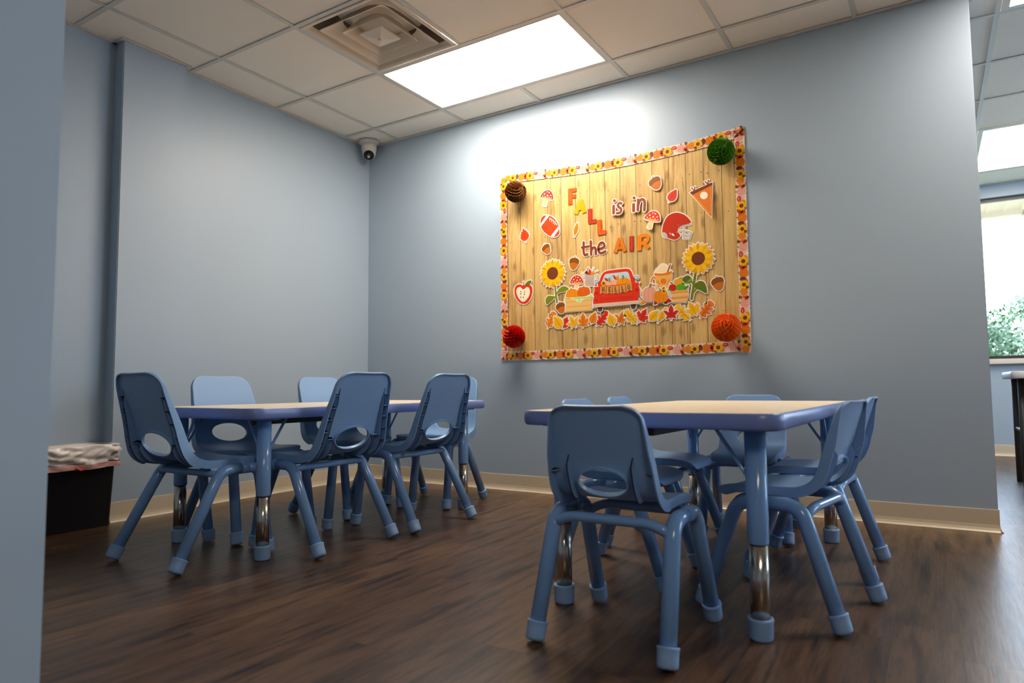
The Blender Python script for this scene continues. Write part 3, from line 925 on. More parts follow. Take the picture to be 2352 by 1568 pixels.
# paper backdrop printed with pale boards
BX0, BX1, BZ0, BZ1 = 1.246, 2.780, .862, 2.030
bm_ = MB(); NXg, NZg = 60, 48
for j in range(NZg+1):
    for i in range(NXg+1):
        x, z = BX0+(BX1-BX0)*i/NXg, BZ0+(BZ1-BZ0)*j/NZg
        e = min(i, NXg-i, j, NZg-j)
        rip = .0012*(noise.noise(Vector((x*5, 0, z*5)))+1)*min(e/4, 1)
        cr = .0035*max(0, 1-abs((z-.925)-.05*math.sin(x*7)-.02*math.sin(x*23))/.018)*(1 if 1.9 < x < 2.45 else .25)*min(e/3, 1)
        bm_.v.append((x-BX0, -.0008-rip-cr*.6, z-BZ0))
for j in range(NZg):
    for i in range(NXg):
        a = j*(NXg+1)+i; bm_.f.append([a, a+1, a+NXg+2, a+NXg+1]); bm_.m.append(0); bm_.sm.append(True)
rr = random.Random(4)
for zr in (1.856, 1.628, 1.076):
    for k in range(16):
        xs_ = 1.330+.1003*(k-1)
        for dx in (.028, .072):
            x = xs_+dx+rr.uniform(-.006, .006); z = zr+rr.uniform(-.014, .014)
            if BX0+.01 < x < BX1-.01:
                r_ = rr.uniform(.0012, .0028); q = [(x-BX0+r_*math.cos(t_), -.0034, z-BZ0+r_*1.3*math.sin(t_)) for t_ in [k2*PI/4 for k2 in range(8)]]
                bm_.add(q, [list(range(8))], 1)
me = bpy.data.meshes.new('wood_print_backdrop'); me.from_pydata(bm_.v, [], bm_.f)
for p, mi, sm in zip(me.polygons, bm_.m, bm_.sm): p.material_index = mi; p.use_smooth = sm
me.update()
bd = obj('wood_print_backdrop', me, [M['planks'], card('3A2A1C')]); bd.location = (BX0, 0, BZ0)
tag(bd, 'large paper sheet printed with pale barn boards on the blue wall', 'wall display backdrop')

# die-cut border strips: one printed repeat each
def border_strip(p0, p1, label, h=.056, rev=False, seed=0):
    ux, uz = p1[0]-p0[0], p1[1]-p0[1]; ln = math.hypot(ux, uz); ux /= ln; uz /= ln
    rd_ = random.Random(seed)
    def Wp(s, t_): return (s*ln, t_*h) if not rev else ((1-s)*ln, t_*h)
    L = []; d = .0060; org = (0, 0)
    up_ = [(s/44*ln, h*(.5+.10*noise.noise(Vector((s*.9, seed, 0)))+.05*(s % 2)+(.0 if 1 < s < 43 else -.08))) for s in range(45)]
    dn = [(s/44*ln, -h*(.5+.10*noise.noise(Vector((s*.9, seed, 7)))+.05*(s % 2)+(.0 if 1 < s < 43 else -.08))) for s in range(44, -1, -1)]
    L.append((up_+dn, d, .0012, 'F2DCC6'))
    def el(s, t_, rs, rt_, col, dd, n=14): L.append(([(s*ln+rs*math.cos(2*PI*k/n), t_*h+rt_*math.sin(2*PI*k/n)) for k in range(n)], dd, 0, col))
    def pump(s, t_, r, col, dk):
        el(s, t_, r, r*.92, col, d+.0006); 
        for q in (-.45, 0, .45): el(s+q*r/ln, t_, r*.05, r*.78, dk, d+.0008, 8)
        L.append(([(s*ln-.002, t_*h+r*.8), (s*ln+.002, t_*h+r*.8), (s*ln+.005, t_*h+r*1.18), (s*ln+.001, t_*h+r*1.18)], d+.0008, 0, '5A5A1E'))
    for k in range(110):                                  # small twigs and dots between the motifs
        s = rd_.random(); t_ = rd_.uniform(-.42, .42)
        el(s, t_, rd_.uniform(.0012, .003), rd_.uniform(.0012, .0026), rd_.choice(['C88A6A', '7A3A22', 'E2A98E', 'D8642A', '9A5A30', 'EBB9A4']), d+.0003, 7)
    for s, t_, r, col in ((.25, -.25, .012, 'D0665A'), (.38, -.30, .013, 'EFA22E'), (.13, .25, .012, 'E8B8A4')): el(s, t_, r, r*.7, col, d+.0004)
    pump(.065, .02, .0215, 'EE8A14', 'C06C12')
    l2, _ = sunflower_layers((.185*ln, 0), .0275, 20, .0105, d+.0010); L += l2
    el(.29, .10, .012, .017, '6A3A2A', d+.0007)
    pump(.395, -.02, .0268, 'EA7E12', 'BE640E')
    for kind, s0, t0, s1, t1, col in (('oak', .485, -.42, .535, .48, 'D8401E'), ('oak', .50, -.2, .47, .35, 'DE5A22'), ('maple', .70, -.40, .655, .02, 'EC8A22'), ('oak', .945, -.46, .985, .20, 'E87A1C'), ('oak', .99, -.45, .92, -.05, 'D84A22')):
        q, _ = leaf_layers(kind, (s0*ln, t0*h), (s1*ln, t1*h), col, d+.0014); L += q
    l2, _ = sunflower_layers((.605*ln, .0), .0290, 20, .0112, d+.0018); L += l2
    el(.735, .22, .0165, .0105, 'CC2E20', d+.0012)
    for q in (-.6, -.1, .4): el(.735+q*.012/ln, .24+.05*q, .0022, .0020, 'FBE6DA', d+.0014, 7)
    L.append(([(.748*ln, .12*h), (.765*ln, .10*h), (.772*ln, -.30*h), (.755*ln, -.30*h)], d+.0010, 0, 'F0D0A0'))
    pump(.865, .0, .0255, 'EDA998', 'CF8070')
    for s, t_ in ((.135, -.36), (.555, -.36), (.965, .38)):
        el(s, t_, .0075, .0085, '9A5A26', d+.0016); el(s, t_+.10, .0085, .0045, '6E3C18', d+.0018)
    o = wallmesh(L, 'border_strip')
    o.location = (p0[0], 0, p0[1]); o.rotation_euler = (0, -math.atan2(uz, ux), 0)
    return tag(o, label, 'border strip', 'printed harvest border strips')
words = ['leftmost', 'second from the left', 'middle', 'second from the right', 'rightmost']
tops = [(1.262, 2.052), (1.578, 2.030), (1.880, 2.012), (2.191, 2.010), (2.497, 2.020), (2.806, 2.048)]
bots = [(1.258, .868), (1.532, .866), (1.836, .866), (2.139, .868), (2.446, .866), (2.756, .874)]
for i in range(5):
    border_strip(tops[i], tops[i+1], 'sunflower and pumpkin border strip, %s along the top of the display' % words[i], seed=i)
    border_strip(bots[i], bots[i+1], 'sunflower and pumpkin border strip, %s along the bottom of the display' % words[i], seed=9+i)
vw = ['topmost', 'second from the top', 'third from the top', 'lowest']
lf = [2.060, 1.752, 1.449, 1.152, .838]
for i in range(4):
    border_strip((1.2465+.001*(i % 2), lf[i]), (1.2445, lf[i+1]), 'sunflower and pumpkin border strip, %s on the left edge of the display' % vw[i], h=.048, seed=20+i)
    border_strip((2.781, [.838, 1.148, 1.452, 1.756][i]), (2.781, [1.148, 1.452, 1.756, 2.062][i]), 'sunflower and pumpkin border strip, %s on the right edge of the display' % vw[3-i], h=.052, seed=30+i)

# printed card cutouts: outlines in millimetres on the wall (x from the room corner, z from the floor)
# name, label, category, stacking order, group, lean in degrees, white margin, parts
CUTOUTS=[
('leaf_cutout','orange oak leaf cutout at the far left end of the leaf row','leaf',1,'autumn leaf cutouts in the garland row',0,6,[(None,[('L','oak',(1570.7,1034.5),(1619.7,1136.4),'EE860C')])]),
('leaf_cutout','yellow oval leaf cutout between orange oak leaf and small red leaf','leaf',2,'autumn leaf cutouts in the garland row',0,6,[(None,[('L','oval',(1670.6,1029),(1615.1,1107.1),'F7B90F')])]),
('leaf_cutout','small red toothed leaf cutout, third from left in the leaf row','leaf',1,'autumn leaf cutouts in the garland row',0,6,[(None,[('L','birch',(1677.4,1026.2),(1712.7,1102.1),'DE3413')])]),
('leaf_cutout','yellow lobed leaf cutout left of the orange maple leaf','leaf',2,'autumn leaf cutouts in the garland row',0,6,[(None,[('L','star',(1769.4,1029.6),(1729,1102.3),'F7B90F')])]),
('leaf_cutout','orange upright maple leaf cutout under the pumpkin crate','leaf',1,'autumn leaf cutouts in the garland row',0,6,[(None,[('L','maple',(1815.3,1025.9),(1818.3,1118.1),'EE7F0A')])]),
('leaf_cutout','small orange oval leaf cutout below the truck left tire','leaf',2,'autumn leaf cutouts in the garland row',0,6,[(None,[('L','oval',(1872.6,1045.4),(1902.5,1113.7),'F0860C')])]),
('leaf_cutout','red slanting oak leaf cutout under the truck bumper','leaf',1,'autumn leaf cutouts in the garland row',0,6,[(None,[('L','oak',(1908.6,1031.4),(1984.3,1111.7),'DE3413')])]),
('leaf_cutout','yellow oval leaf cutout right of the red oak leaf','leaf',2,'autumn leaf cutouts in the garland row',0,6,[(None,[('L','birch',(2021.6,1023.9),(1990.5,1101.9),'F7B90F')])]),
('leaf_cutout','orange pointed leaf cutout in the middle of the leaf row','leaf',1,'autumn leaf cutouts in the garland row',0,6,[(None,[('L','star',(2054.1,1030.2),(2081.8,1109.7),'E67A0A')])]),
('leaf_cutout','yellow oak leaf cutout left of the red maple leaf','leaf',2,'autumn leaf cutouts in the garland row',0,6,[(None,[('L','oak',(2166.8,1030.8),(2095.3,1111),'F7B90F')])]),
('leaf_cutout','red maple leaf cutout below the truck right tire','leaf',1,'autumn leaf cutouts in the garland row',0,6,[(None,[('L','maple',(2182.8,1039.9),(2226.4,1114.5),'DA2F10')])]),
('leaf_cutout','yellow broad oval leaf cutout right of the red maple leaf','leaf',2,'autumn leaf cutouts in the garland row',0,6,[(None,[('L','oval',(2244.1,1042.4),(2299.3,1097),'F7B90F')])]),
('leaf_cutout','yellow narrow leaf cutout leaning beside the red star shaped leaf','leaf',1,'autumn leaf cutouts in the garland row',0,6,[(None,[('L','narrow',(2293.7,1027.1),(2347.8,1113.3),'F7B90F')])]),
('leaf_cutout','red five pointed leaf cutout under the pumpkin pair','leaf',2,'autumn leaf cutouts in the garland row',0,6,[(None,[('L','star',(2372.9,1038.2),(2374.4,1123.6),'CE2610')])]),
('leaf_cutout','yellow oak leaf cutout under the apple basket','leaf',1,'autumn leaf cutouts in the garland row',0,6,[(None,[('L','oak',(2481.3,1032.8),(2402.8,1116.7),'F7B90F')])]),
('leaf_cutout','yellow maple leaf cutout near the right end of the leaf row','leaf',2,'autumn leaf cutouts in the garland row',0,6,[(None,[('L','maple',(2519.3,1058),(2476.8,1133),'F7B90F')])]),
('leaf_cutout','orange oak leaf cutout at the far right end of the leaf row','leaf',1,'autumn leaf cutouts in the garland row',0,6,[(None,[('L','oak',(2539.1,1041.2),(2607.6,1125.5),'E8750C')])]),
('leaf_cutout','red leaf cutout alone left of the football','leaf',1,'loose leaf cutouts on the wood print',0,6,[(None,[('L','birch',(1414.9,1607),(1395.3,1702.2),'E8451C')])]),
('leaf_cutout','slim orange leaf cutout right of the football','leaf',1,'loose leaf cutouts on the wood print',0,6,[(None,[('L','narrow',(1767.9,1597.6),(1790.9,1683),'F08A14')])]),
('leaf_cutout','rounded red leaf cutout below the top acorn, left of the pennant','leaf',1,'loose leaf cutouts on the wood print',5,6,[(None,[('L','oval',(2379.2,1718.9),(2422.3,1787),'DA3A1E')])]),
('acorn_cutout','acorn cutout high on the board left of the pennant','acorn',1,'acorn cutouts',4,6,('A',(2284,1878.8),(2318.5,1804.4))),
('acorn_cutout','tilted acorn cutout below the football','acorn',1,'acorn cutouts',0,6,('A',(1552.1,1570),(1586.5,1511))),
('acorn_cutout','upright acorn cutout above the watering can','acorn',1,'acorn cutouts',0,6,('A',(1769.1,1464.8),(1753.4,1388.9))),
('acorn_cutout','acorn cutout at the foot of the left sunflower','acorn',5,'acorn cutouts',0,6,('A',(1656.5,1190.4),(1679,1121.5))),
('acorn_cutout','acorn cutout right of the large sunflower stem','acorn',1,'acorn cutouts',0,6,('A',(2632.8,1257.9),(2653.3,1183.4))),
('mushroom_cutout','red spotted toadstool cutout above the football','mushroom',1,'toadstool cutouts',0,6,('M',(1590,1921.1),(1557.2,1824.8))),
('mushroom_cutout','red spotted toadstool cutout left of the helmet','mushroom',1,'toadstool cutouts',6,6,('M',(2291.9,1679.5),(2258.8,1582.8))),
('mushroom_cutout','red spotted toadstool cutout rising behind the pumpkin crate','mushroom',1,'toadstool cutouts',0,6,('M',(1781.1,1352.2),(1775.5,1259.1))),
('letter_cutout','orange letter F at the start of the board heading','letter',1,'chunky letters of the board heading',0,0,[(None,[('K','E8560E',28.1,[(1742.5,1803.2),(1744.1,1895.4)]),('K','E8560E',25.1,[(1730.9,1893.7),(1787.5,1892.2)]),('K','E8560E',22.5,[(1743.4,1854.8),(1783.6,1851.7)]),('K','F0843C',2.6,[(1742.7,1816.1),(1744,1890.5)])])]),
('letter_cutout','yellow letter A below the F in the heading','letter',2,'chunky letters of the board heading',0,0,[(None,[('K','F3A60A',28.7,[(1780,1736.2),(1812.2,1822.5)]),('K','F3A60A',28.7,[(1814.8,1822),(1840,1737.2)]),('K','F3A60A',18.5,[(1789.7,1768.3),(1832.6,1766.7)]),('K','F9C75A',2.1,[(1783.9,1748),(1812.1,1820)])])]),
('letter_cutout','dark red letter L, first L of the heading','letter',1,'chunky letters of the board heading',0,0,[(None,[('K','B33413',29.3,[(1877.5,1756),(1877.5,1670.3)]),('K','B33413',25.3,[(1865.9,1672.9),(1919.4,1674.1)]),('K','C96A4A',2,[(1877.3,1748.7),(1877.5,1673.3),(1912.7,1674.1)])])]),
('letter_cutout','orange letter L, second L of the heading','letter',2,'chunky letters of the board heading',0,0,[(None,[('K','E8560E',29.2,[(1938.7,1678.2),(1939.7,1594.2)]),('K','E8560E',26.9,[(1926.3,1596.9),(1982,1598.2)]),('K','F08A4C',2,[(1938.6,1671.9),(1939.7,1597.1),(1975.8,1598.1)])])]),
('letter_cutout','ochre letter A in the lower heading line','letter',1,'chunky letters of the board heading',0,0,[(None,[('K','D8740C',24.4,[(2038.9,1463.5),(2070.5,1548.7)]),('K','D8740C',24.4,[(2071.6,1548.6),(2101.6,1464.3)]),('K','D8740C',16.7,[(2049.7,1488.1),(2093.6,1488.3)]),('K','EBA860',2.2,[(2041.9,1468.5),(2071,1547),(2098.9,1468.3)])])]),
('letter_cutout','dark red letter I between ochre A and orange R','letter',1,'chunky letters of the board heading',0,0,[(None,[('K','B8301A',27.3,[(2145.1,1551.5),(2142,1461.2)]),('K','CF6A52',2.2,[(2145,1544.6),(2142.2,1468.6)])])]),
('letter_cutout','orange letter R ending the lower heading line','letter',2,'chunky letters of the board heading',0,0,[(None,[('K','F0860E',25.9,[(2195.1,1548.8),(2190.8,1459.2)]),('K','F0860E',19.5,[(2194.9,1539.8),(2228.6,1546),(2246.3,1533.2),(2242.5,1512.6),(2224.8,1502.1),(2196.2,1498.3)]),('K','F0860E',20.5,[(2219.3,1499.7),(2250.1,1466.4)])])]),
('word_cutout','brown handwritten word is with white edge beside the first heading word','lettering',1,'brown handwritten words of the heading',5,5.5,[(None,[('K','8A3E22',17.8,[(2035.9,1748.8),(2036.5,1703.3)]),('K','8A3E22',17.6,[(2039.7,1782.1),(2041.6,1779.9)]),('K','8A3E22',15.1,[(2086.4,1756.7),(2073,1761.6),(2063.2,1750.8),(2069.9,1735.5),(2082.2,1726),(2085.4,1710.4),(2074.1,1699.7),(2058.1,1700.2)])])]),
('word_cutout','brown handwritten word in with white edge, right of the word is','lettering',1,'brown handwritten words of the heading',5,5.5,[(None,[('K','8A3E22',18.2,[(2163.6,1738.6),(2164.1,1698.6)]),('K','8A3E22',18.1,[(2165,1779.2),(2166.9,1777.5)]),('K','8A3E22',16.3,[(2191.9,1762.3),(2190.4,1699.3)]),('K','8A3E22',16.2,[(2192.1,1729.5),(2202.9,1755.8),(2219.9,1760.2),(2231.6,1744.3),(2231.3,1693.2)])])]),
('word_cutout','brown handwritten word the with white edge, left of the ochre A','lettering',1,'brown handwritten words of the heading',0,5.5,[(None,[('K','8A3E22',15.3,[(1830.9,1552.8),(1829.9,1494.5),(1838,1473.8),(1855.1,1476)]),('K','8A3E22',13.1,[(1817.2,1522.1),(1864.4,1524.2)]),('K','8A3E22',15.1,[(1879,1553),(1880.3,1470.5)]),('K','8A3E22',15.1,[(1881.4,1496.3),(1894,1511.8),(1909,1507),(1912.2,1470.5)]),('K','8A3E22',14.4,[(1932.7,1496.9),(1967.1,1508.2),(1966.4,1527.8),(1950.1,1537),(1933.2,1522.6),(1928.2,1494.4),(1944.4,1471.9),(1974.8,1479.7)])])]),
('sunflower_cutout','smaller sunflower cutout with two leaves on the left of the board','flower',2,'sunflower cutouts',0,6,[('stem',[('K','7E8B10',12.2,[(1624.6,1311.6),(1632,1249.1),(1641.3,1182.9)]),('K','7E8B10',7.3,[(1634.8,1246.4),(1646,1259),(1661.4,1268.8)]),('K','7E8B10',7.4,[(1638.5,1221.4),(1622,1230.1),(1613.7,1233.2)])]),('leaf',[('S','7A8A12',[(1640.4,1249.6),(1653.2,1276.9),(1689.3,1293),(1724.5,1272.7),(1697,1259.7),(1666.7,1257.3)])]),('leaf',[('S','7A8A12',[(1565.3,1186.8),(1557.8,1219),(1580.1,1240.9),(1623.4,1230),(1604.9,1209.2),(1588,1198.1)])]),('flower_head',[('F',(1610.8,1381.2),91.3,24,39.7)])]),
('sunflower_cutout','large sunflower cutout on the right of the board','flower',2,'sunflower cutouts',0,6,[('stem',[('K','6E8014',14.1,[(2520.6,1300.7),(2508.1,1226.3),(2493.7,1149.7)]),('K','6E8014',8.5,[(2508.1,1226.3),(2490.9,1253.9),(2481.6,1259.5)]),('K','6E8014',8.5,[(2503.2,1184.3),(2517.7,1197.2),(2520.3,1206.4)])]),('leaf',[('S','5E7414',[(2510,1226.2),(2540.1,1246),(2570,1232.5),(2580,1175.6),(2541,1195.2),(2517.9,1206.6)])]),('leaf',[('S','566C1A',[(2442.5,1266.5),(2472.7,1284.5),(2491.4,1272.8),(2497.8,1246.1),(2466.7,1239.5)]),('S','88A81C',[(2461,1241),(2496,1266.2),(2498,1253.2),(2476.4,1243.4)])]),('flower_head',[('F',(2537.7,1373.5),90.4,22,37.7)])]),
('football_cutout','brown football cutout with white stripes and laces','football',1,None,0,6,[('ball',[('S','C4481A',[(1525.8,1712.5),(1537.9,1753.9),(1579.1,1759.1),(1624,1734),(1656.7,1681.7),(1660.4,1628.8),(1622.1,1612.8),(1577.3,1634.7),(1540.8,1669.8)]),('K','5A2A18',1.6,[(1539,1753.8),(1560.5,1652)])]),('stripe',[('P','F6EFE6',[(1528.1,1711.1),(1571.1,1758.8),(1591.5,1753.8),(1530.2,1692.6)])]),('stripe',[('P','F6EFE6',[(1600.9,1621.5),(1655.5,1676.9),(1659.7,1656.4),(1623.3,1614.7)])]),('laces',[('K','F6EFE6',4.3,[(1594.7,1738.2),(1623.7,1716.4),(1646.8,1685.6)]),('K','F6EFE6',3.2,[(1597,1739.9),(1594.4,1721.1)]),('K','F6EFE6',3.2,[(1609.3,1729.5),(1606.7,1710.7)]),('K','F6EFE6',3.2,[(1621.5,1719.1),(1619,1700.4)]),('K','F6EFE6',3.2,[(1633.7,1708.8),(1631.2,1690.1)])])]),
('helmet_cutout','red football helmet cutout with pale face guard','helmet',1,None,0,6,[('shell',[('S','C8351A',[(2335.2,1536),(2338.9,1590.2),(2367.9,1638.6),(2414.2,1652.2),(2459.1,1636.6),(2489.7,1607.5),(2498.8,1581.6),(2439.2,1569.6),(2424.9,1542.3),(2437.8,1518.1),(2423.8,1501.9),(2401,1498.1),(2364.7,1514)]),('S','F0E8E0',[(2403.8,1519.8),(2399,1519.3),(2392.6,1523.4),(2388.4,1529.7),(2388.8,1534.5),(2393.5,1534.9),(2399.9,1530.8),(2404.1,1524.5)]),('S','F0E8E0',[(2381.7,1530.3),(2379.4,1531.4),(2377.4,1535),(2376.9,1538.9),(2378.2,1540.9),(2380.6,1539.8),(2382.6,1536.2),(2383.1,1532.2)]),('S','8A8078',[(2433.1,1577.2),(2431.8,1574.5),(2428.9,1573.8),(2426.1,1575.3),(2425,1578.4),(2426.2,1581.1),(2429.1,1581.8),(2432,1580.3)])]),('ear_pad',[('S','C9C2BD',[(2337.8,1549.3),(2358.4,1537.5),(2362.4,1514.3),(2336.3,1526.7)])]),('face_guard',[('K','CFC8C2',5.4,[(2427.5,1556.4),(2452.8,1570),(2498.5,1573.6)]),('K','CFC8C2',5.4,[(2459.6,1573.6),(2459,1501.9)]),('K','CFC8C2',5.4,[(2420.3,1538.4),(2445.3,1544.1),(2474.4,1539.3),(2501.6,1525.4)]),('K','CFC8C2',5.3,[(2501.6,1525.4),(2490,1489.1)]),('K','CFC8C2',5.4,[(2444.7,1521.7),(2495.9,1509.7)]),('K','CFC8C2',5.3,[(2455.4,1500.2),(2489.1,1490.1)])])]),
('pennant_cutout','orange pennant cutout with white dot and brown twig ties','pennant',1,None,5,6,[('flag',[('P','E07A22',[(2501.3,1754.9),(2628.7,1793.2),(2622.7,1590.6)]),('K','F3B46A',1.7,[(2621.3,1762.6),(2617.1,1617.8)]),('K','F3B46A',1.8,[(2522.1,1734.5),(2614.8,1613.7)])]),('hem',[('P','7A3614',[(2501.3,1754.9),(2628.7,1793.2),(2628.2,1776.9),(2515.5,1737.8)])]),('dot',[('S','FBEFD6',[(2602.8,1720.6),(2596,1706),(2580.5,1702),(2565.3,1710.9),(2559.4,1727.6),(2566.2,1742.2),(2581.8,1746.1),(2596.9,1737.2)])]),('tie',[('K','7A3614',4.9,[(2527.2,1760.5),(2511.4,1781.1)]),('K','7A3614',4.9,[(2527.2,1760.5),(2531,1783.2)])]),('tie',[('K','7A3614',4.8,[(2602.5,1785.7),(2587,1804.8)]),('K','7A3614',4.8,[(2602.5,1785.7),(2606.2,1809.5)])])]),
('apple_cutout','halved red apple cutout with heart shaped core','apple',1,None,0,6,[('apple_half',[('S','DB3216',[(1324.8,1287.8),(1333.5,1324.5),(1366.9,1333.6),(1393.4,1322.5),(1425,1328.4),(1457.9,1306.5),(1455.3,1255.2),(1428.6,1214),(1398.3,1202.1),(1362.3,1214.6),(1335.2,1247.4)])]),('core',[('S','FBE9C9',[(1339.5,1281.1),(1344.9,1308.1),(1369.8,1315.8),(1391.8,1297.5),(1423.5,1311.1),(1442,1288.9),(1434,1248.8),(1394.1,1216.6),(1358.2,1240.1)]),('S','3A2A12',[(1376.4,1286.4),(1378.2,1283),(1377.6,1280.7),(1374.8,1280.8),(1371.5,1283.3),(1369.6,1286.6),(1370.3,1288.9),(1373.1,1288.8)]),('S','3A2A12',[(1405.4,1278.2),(1402.1,1276.4),(1399.3,1276.7),(1398.7,1279.1),(1400.6,1282.1),(1403.9,1284),(1406.7,1283.6),(1407.3,1281.2)]),('S','3A2A12',[(1373.6,1268),(1369.4,1267.9),(1367.1,1269.5),(1368,1271.7),(1371.5,1273.4),(1375.6,1273.5),(1377.9,1271.9),(1377.1,1269.7)]),('S','3A2A12',[(1400.8,1263.5),(1396.7,1264),(1394.7,1265.8),(1396,1267.9),(1399.8,1269),(1403.9,1268.4),(1405.9,1266.6),(1404.6,1264.6)]),('S','3A2A12',[(1376.7,1247.4),(1375.7,1244),(1373.5,1242.7),(1371.2,1244.4),(1370.3,1247.9),(1371.3,1251.3),(1373.6,1252.6),(1375.8,1251)]),('S','3A2A12',[(1395.6,1244.3),(1394,1241.2),(1391.5,1240.3),(1389.6,1242.2),(1389.4,1245.8),(1391,1248.9),(1393.5,1249.8),(1395.4,1247.9)])]),('stem',[('K','6A3A18',5.3,[(1397.2,1322.2),(1396.2,1347.4)])]),('leaf',[('S','5E7A16',[(1408,1328.9),(1429,1348.8),(1455.3,1348.5),(1437.5,1326.2)])])]),
('pumpkin_crate_cutout','wooden crate cutout with two pumpkins and green checked cloth','crate',3,None,0,6,[('pumpkin',[('S','F09008',[(1705.4,1219.8),(1708.3,1247.7),(1724.3,1265.9),(1748.8,1269.2),(1775.6,1263.5),(1789.1,1241),(1788.6,1214.4),(1747.8,1212.8)]),('K','D87A08',1.8,[(1733.8,1265.1),(1731.7,1218.9)]),('K','D87A08',1.8,[(1759.5,1264.1),(1767.1,1240.4),(1765.4,1216.2)]),('K','6E7A14',6.7,[(1740.6,1267),(1739.4,1273.2)])]),('pumpkin',[('S','E4650C',[(1788.8,1222.9),(1784.8,1253.5),(1799.8,1273.5),(1829,1273.9),(1857.9,1269.4),(1869.4,1248.7),(1865.5,1225.1),(1838.6,1216.4)]),('K','C8540A',1.8,[(1810.5,1273.1),(1806.9,1222.6)]),('K','C8540A',1.8,[(1842.2,1271.5),(1846.6,1224.2)]),('K','6E7A14',6.6,[(1826.4,1272.9),(1828.6,1279.9)])]),('crate',[('P','F3C070',[(1701.8,1218.8),(1879.2,1214.4),(1877.6,1129),(1700.3,1129.7)]),('K','D9973E',2.3,[(1702.7,1189.4),(1877.4,1189.4)]),('K','D9973E',2.3,[(1702.2,1160.1),(1876.8,1159.1)])]),('cloth',[('P','DDE8B4',[(1691.1,1197.6),(1692,1207.4),(1702.4,1221.2),(1739.8,1214.6),(1841.2,1217.9),(1872.9,1229.3),(1888.3,1216),(1897.7,1188.6),(1875,1200.8),(1849,1212),(1822.3,1194.9),(1799.4,1174.9),(1774.3,1191.3),(1731.6,1213.6),(1704.3,1203.5)]),('K','A8CC3C',4.5,[(1793.5,1216.4),(1795.5,1180)]),('K','A8CC3C',4.6,[(1761.2,1208.1),(1835.8,1209.4)]),('K','B8D65C',3.6,[(1764,1213.9),(1767.7,1196.6)]),('K','B8D65C',3.5,[(1875.5,1225.5),(1878.9,1201.2)]),('K','A8CC3C',3.5,[(1862.1,1211),(1892,1203.8)]),('K','A8CC3C',3.6,[(1697.6,1214.3),(1728.9,1214.7)])])]),
('watering_can_cutout','pale watering can cutout filled with autumn leaves','watering can',1,None,0,6,[('can_body',[('P','C9B3A2',[(1837,1349.9),(1898.6,1346.8),(1897.8,1276.2),(1836.3,1278.8)]),('K','B49C8A',1,[(1837.5,1331),(1898.2,1327.2)]),('K','B49C8A',1,[(1837.3,1321.4),(1898,1317.6)]),('K','B49C8A',1,[(1837.1,1311.7),(1897.9,1308)]),('K','B49C8A',1,[(1836.8,1294.9),(1897.5,1291.3)])]),('handle',[('K','D9CBBE',5,[(1838.3,1345.9),(1822.3,1342.1),(1819.8,1323),(1834.9,1304.7)])]),('spout',[('K','C9B3A2',4.9,[(1897.7,1301.3),(1921.7,1335)]),('K','B49C8A',4,[(1914.6,1342.3),(1931.9,1326.8)])]),('leaves',[('S','5A2E18',[(1838.7,1368.4),(1849.3,1372.9),(1860,1353),(1841.1,1356.8)]),('S','DA3A14',[(1859.5,1351.8),(1862.5,1374.4),(1870.5,1381.3),(1880.6,1363),(1875.7,1349.5)]),('S','F09A12',[(1876.8,1350.8),(1881.2,1364.8),(1901.5,1363.8),(1896.6,1349.4)]),('K','6A3020',2.3,[(1850.6,1371.3),(1859.7,1394)]),('K','6A3020',2,[(1852.1,1382.7),(1864,1386.3)]),('K','D89A8A',2,[(1814.6,1357.4),(1813.5,1367.2),(1820.1,1364.2)]),('K','F2E2D2',7.5,[(1888.6,1367),(1894.1,1385.6)]),('K','E0B0A0',2,[(1898.8,1358.8),(1922.4,1368.4)]),('K','E0A896',7.6,[(1832.8,1365.3),(1835.8,1355.4)])])]),
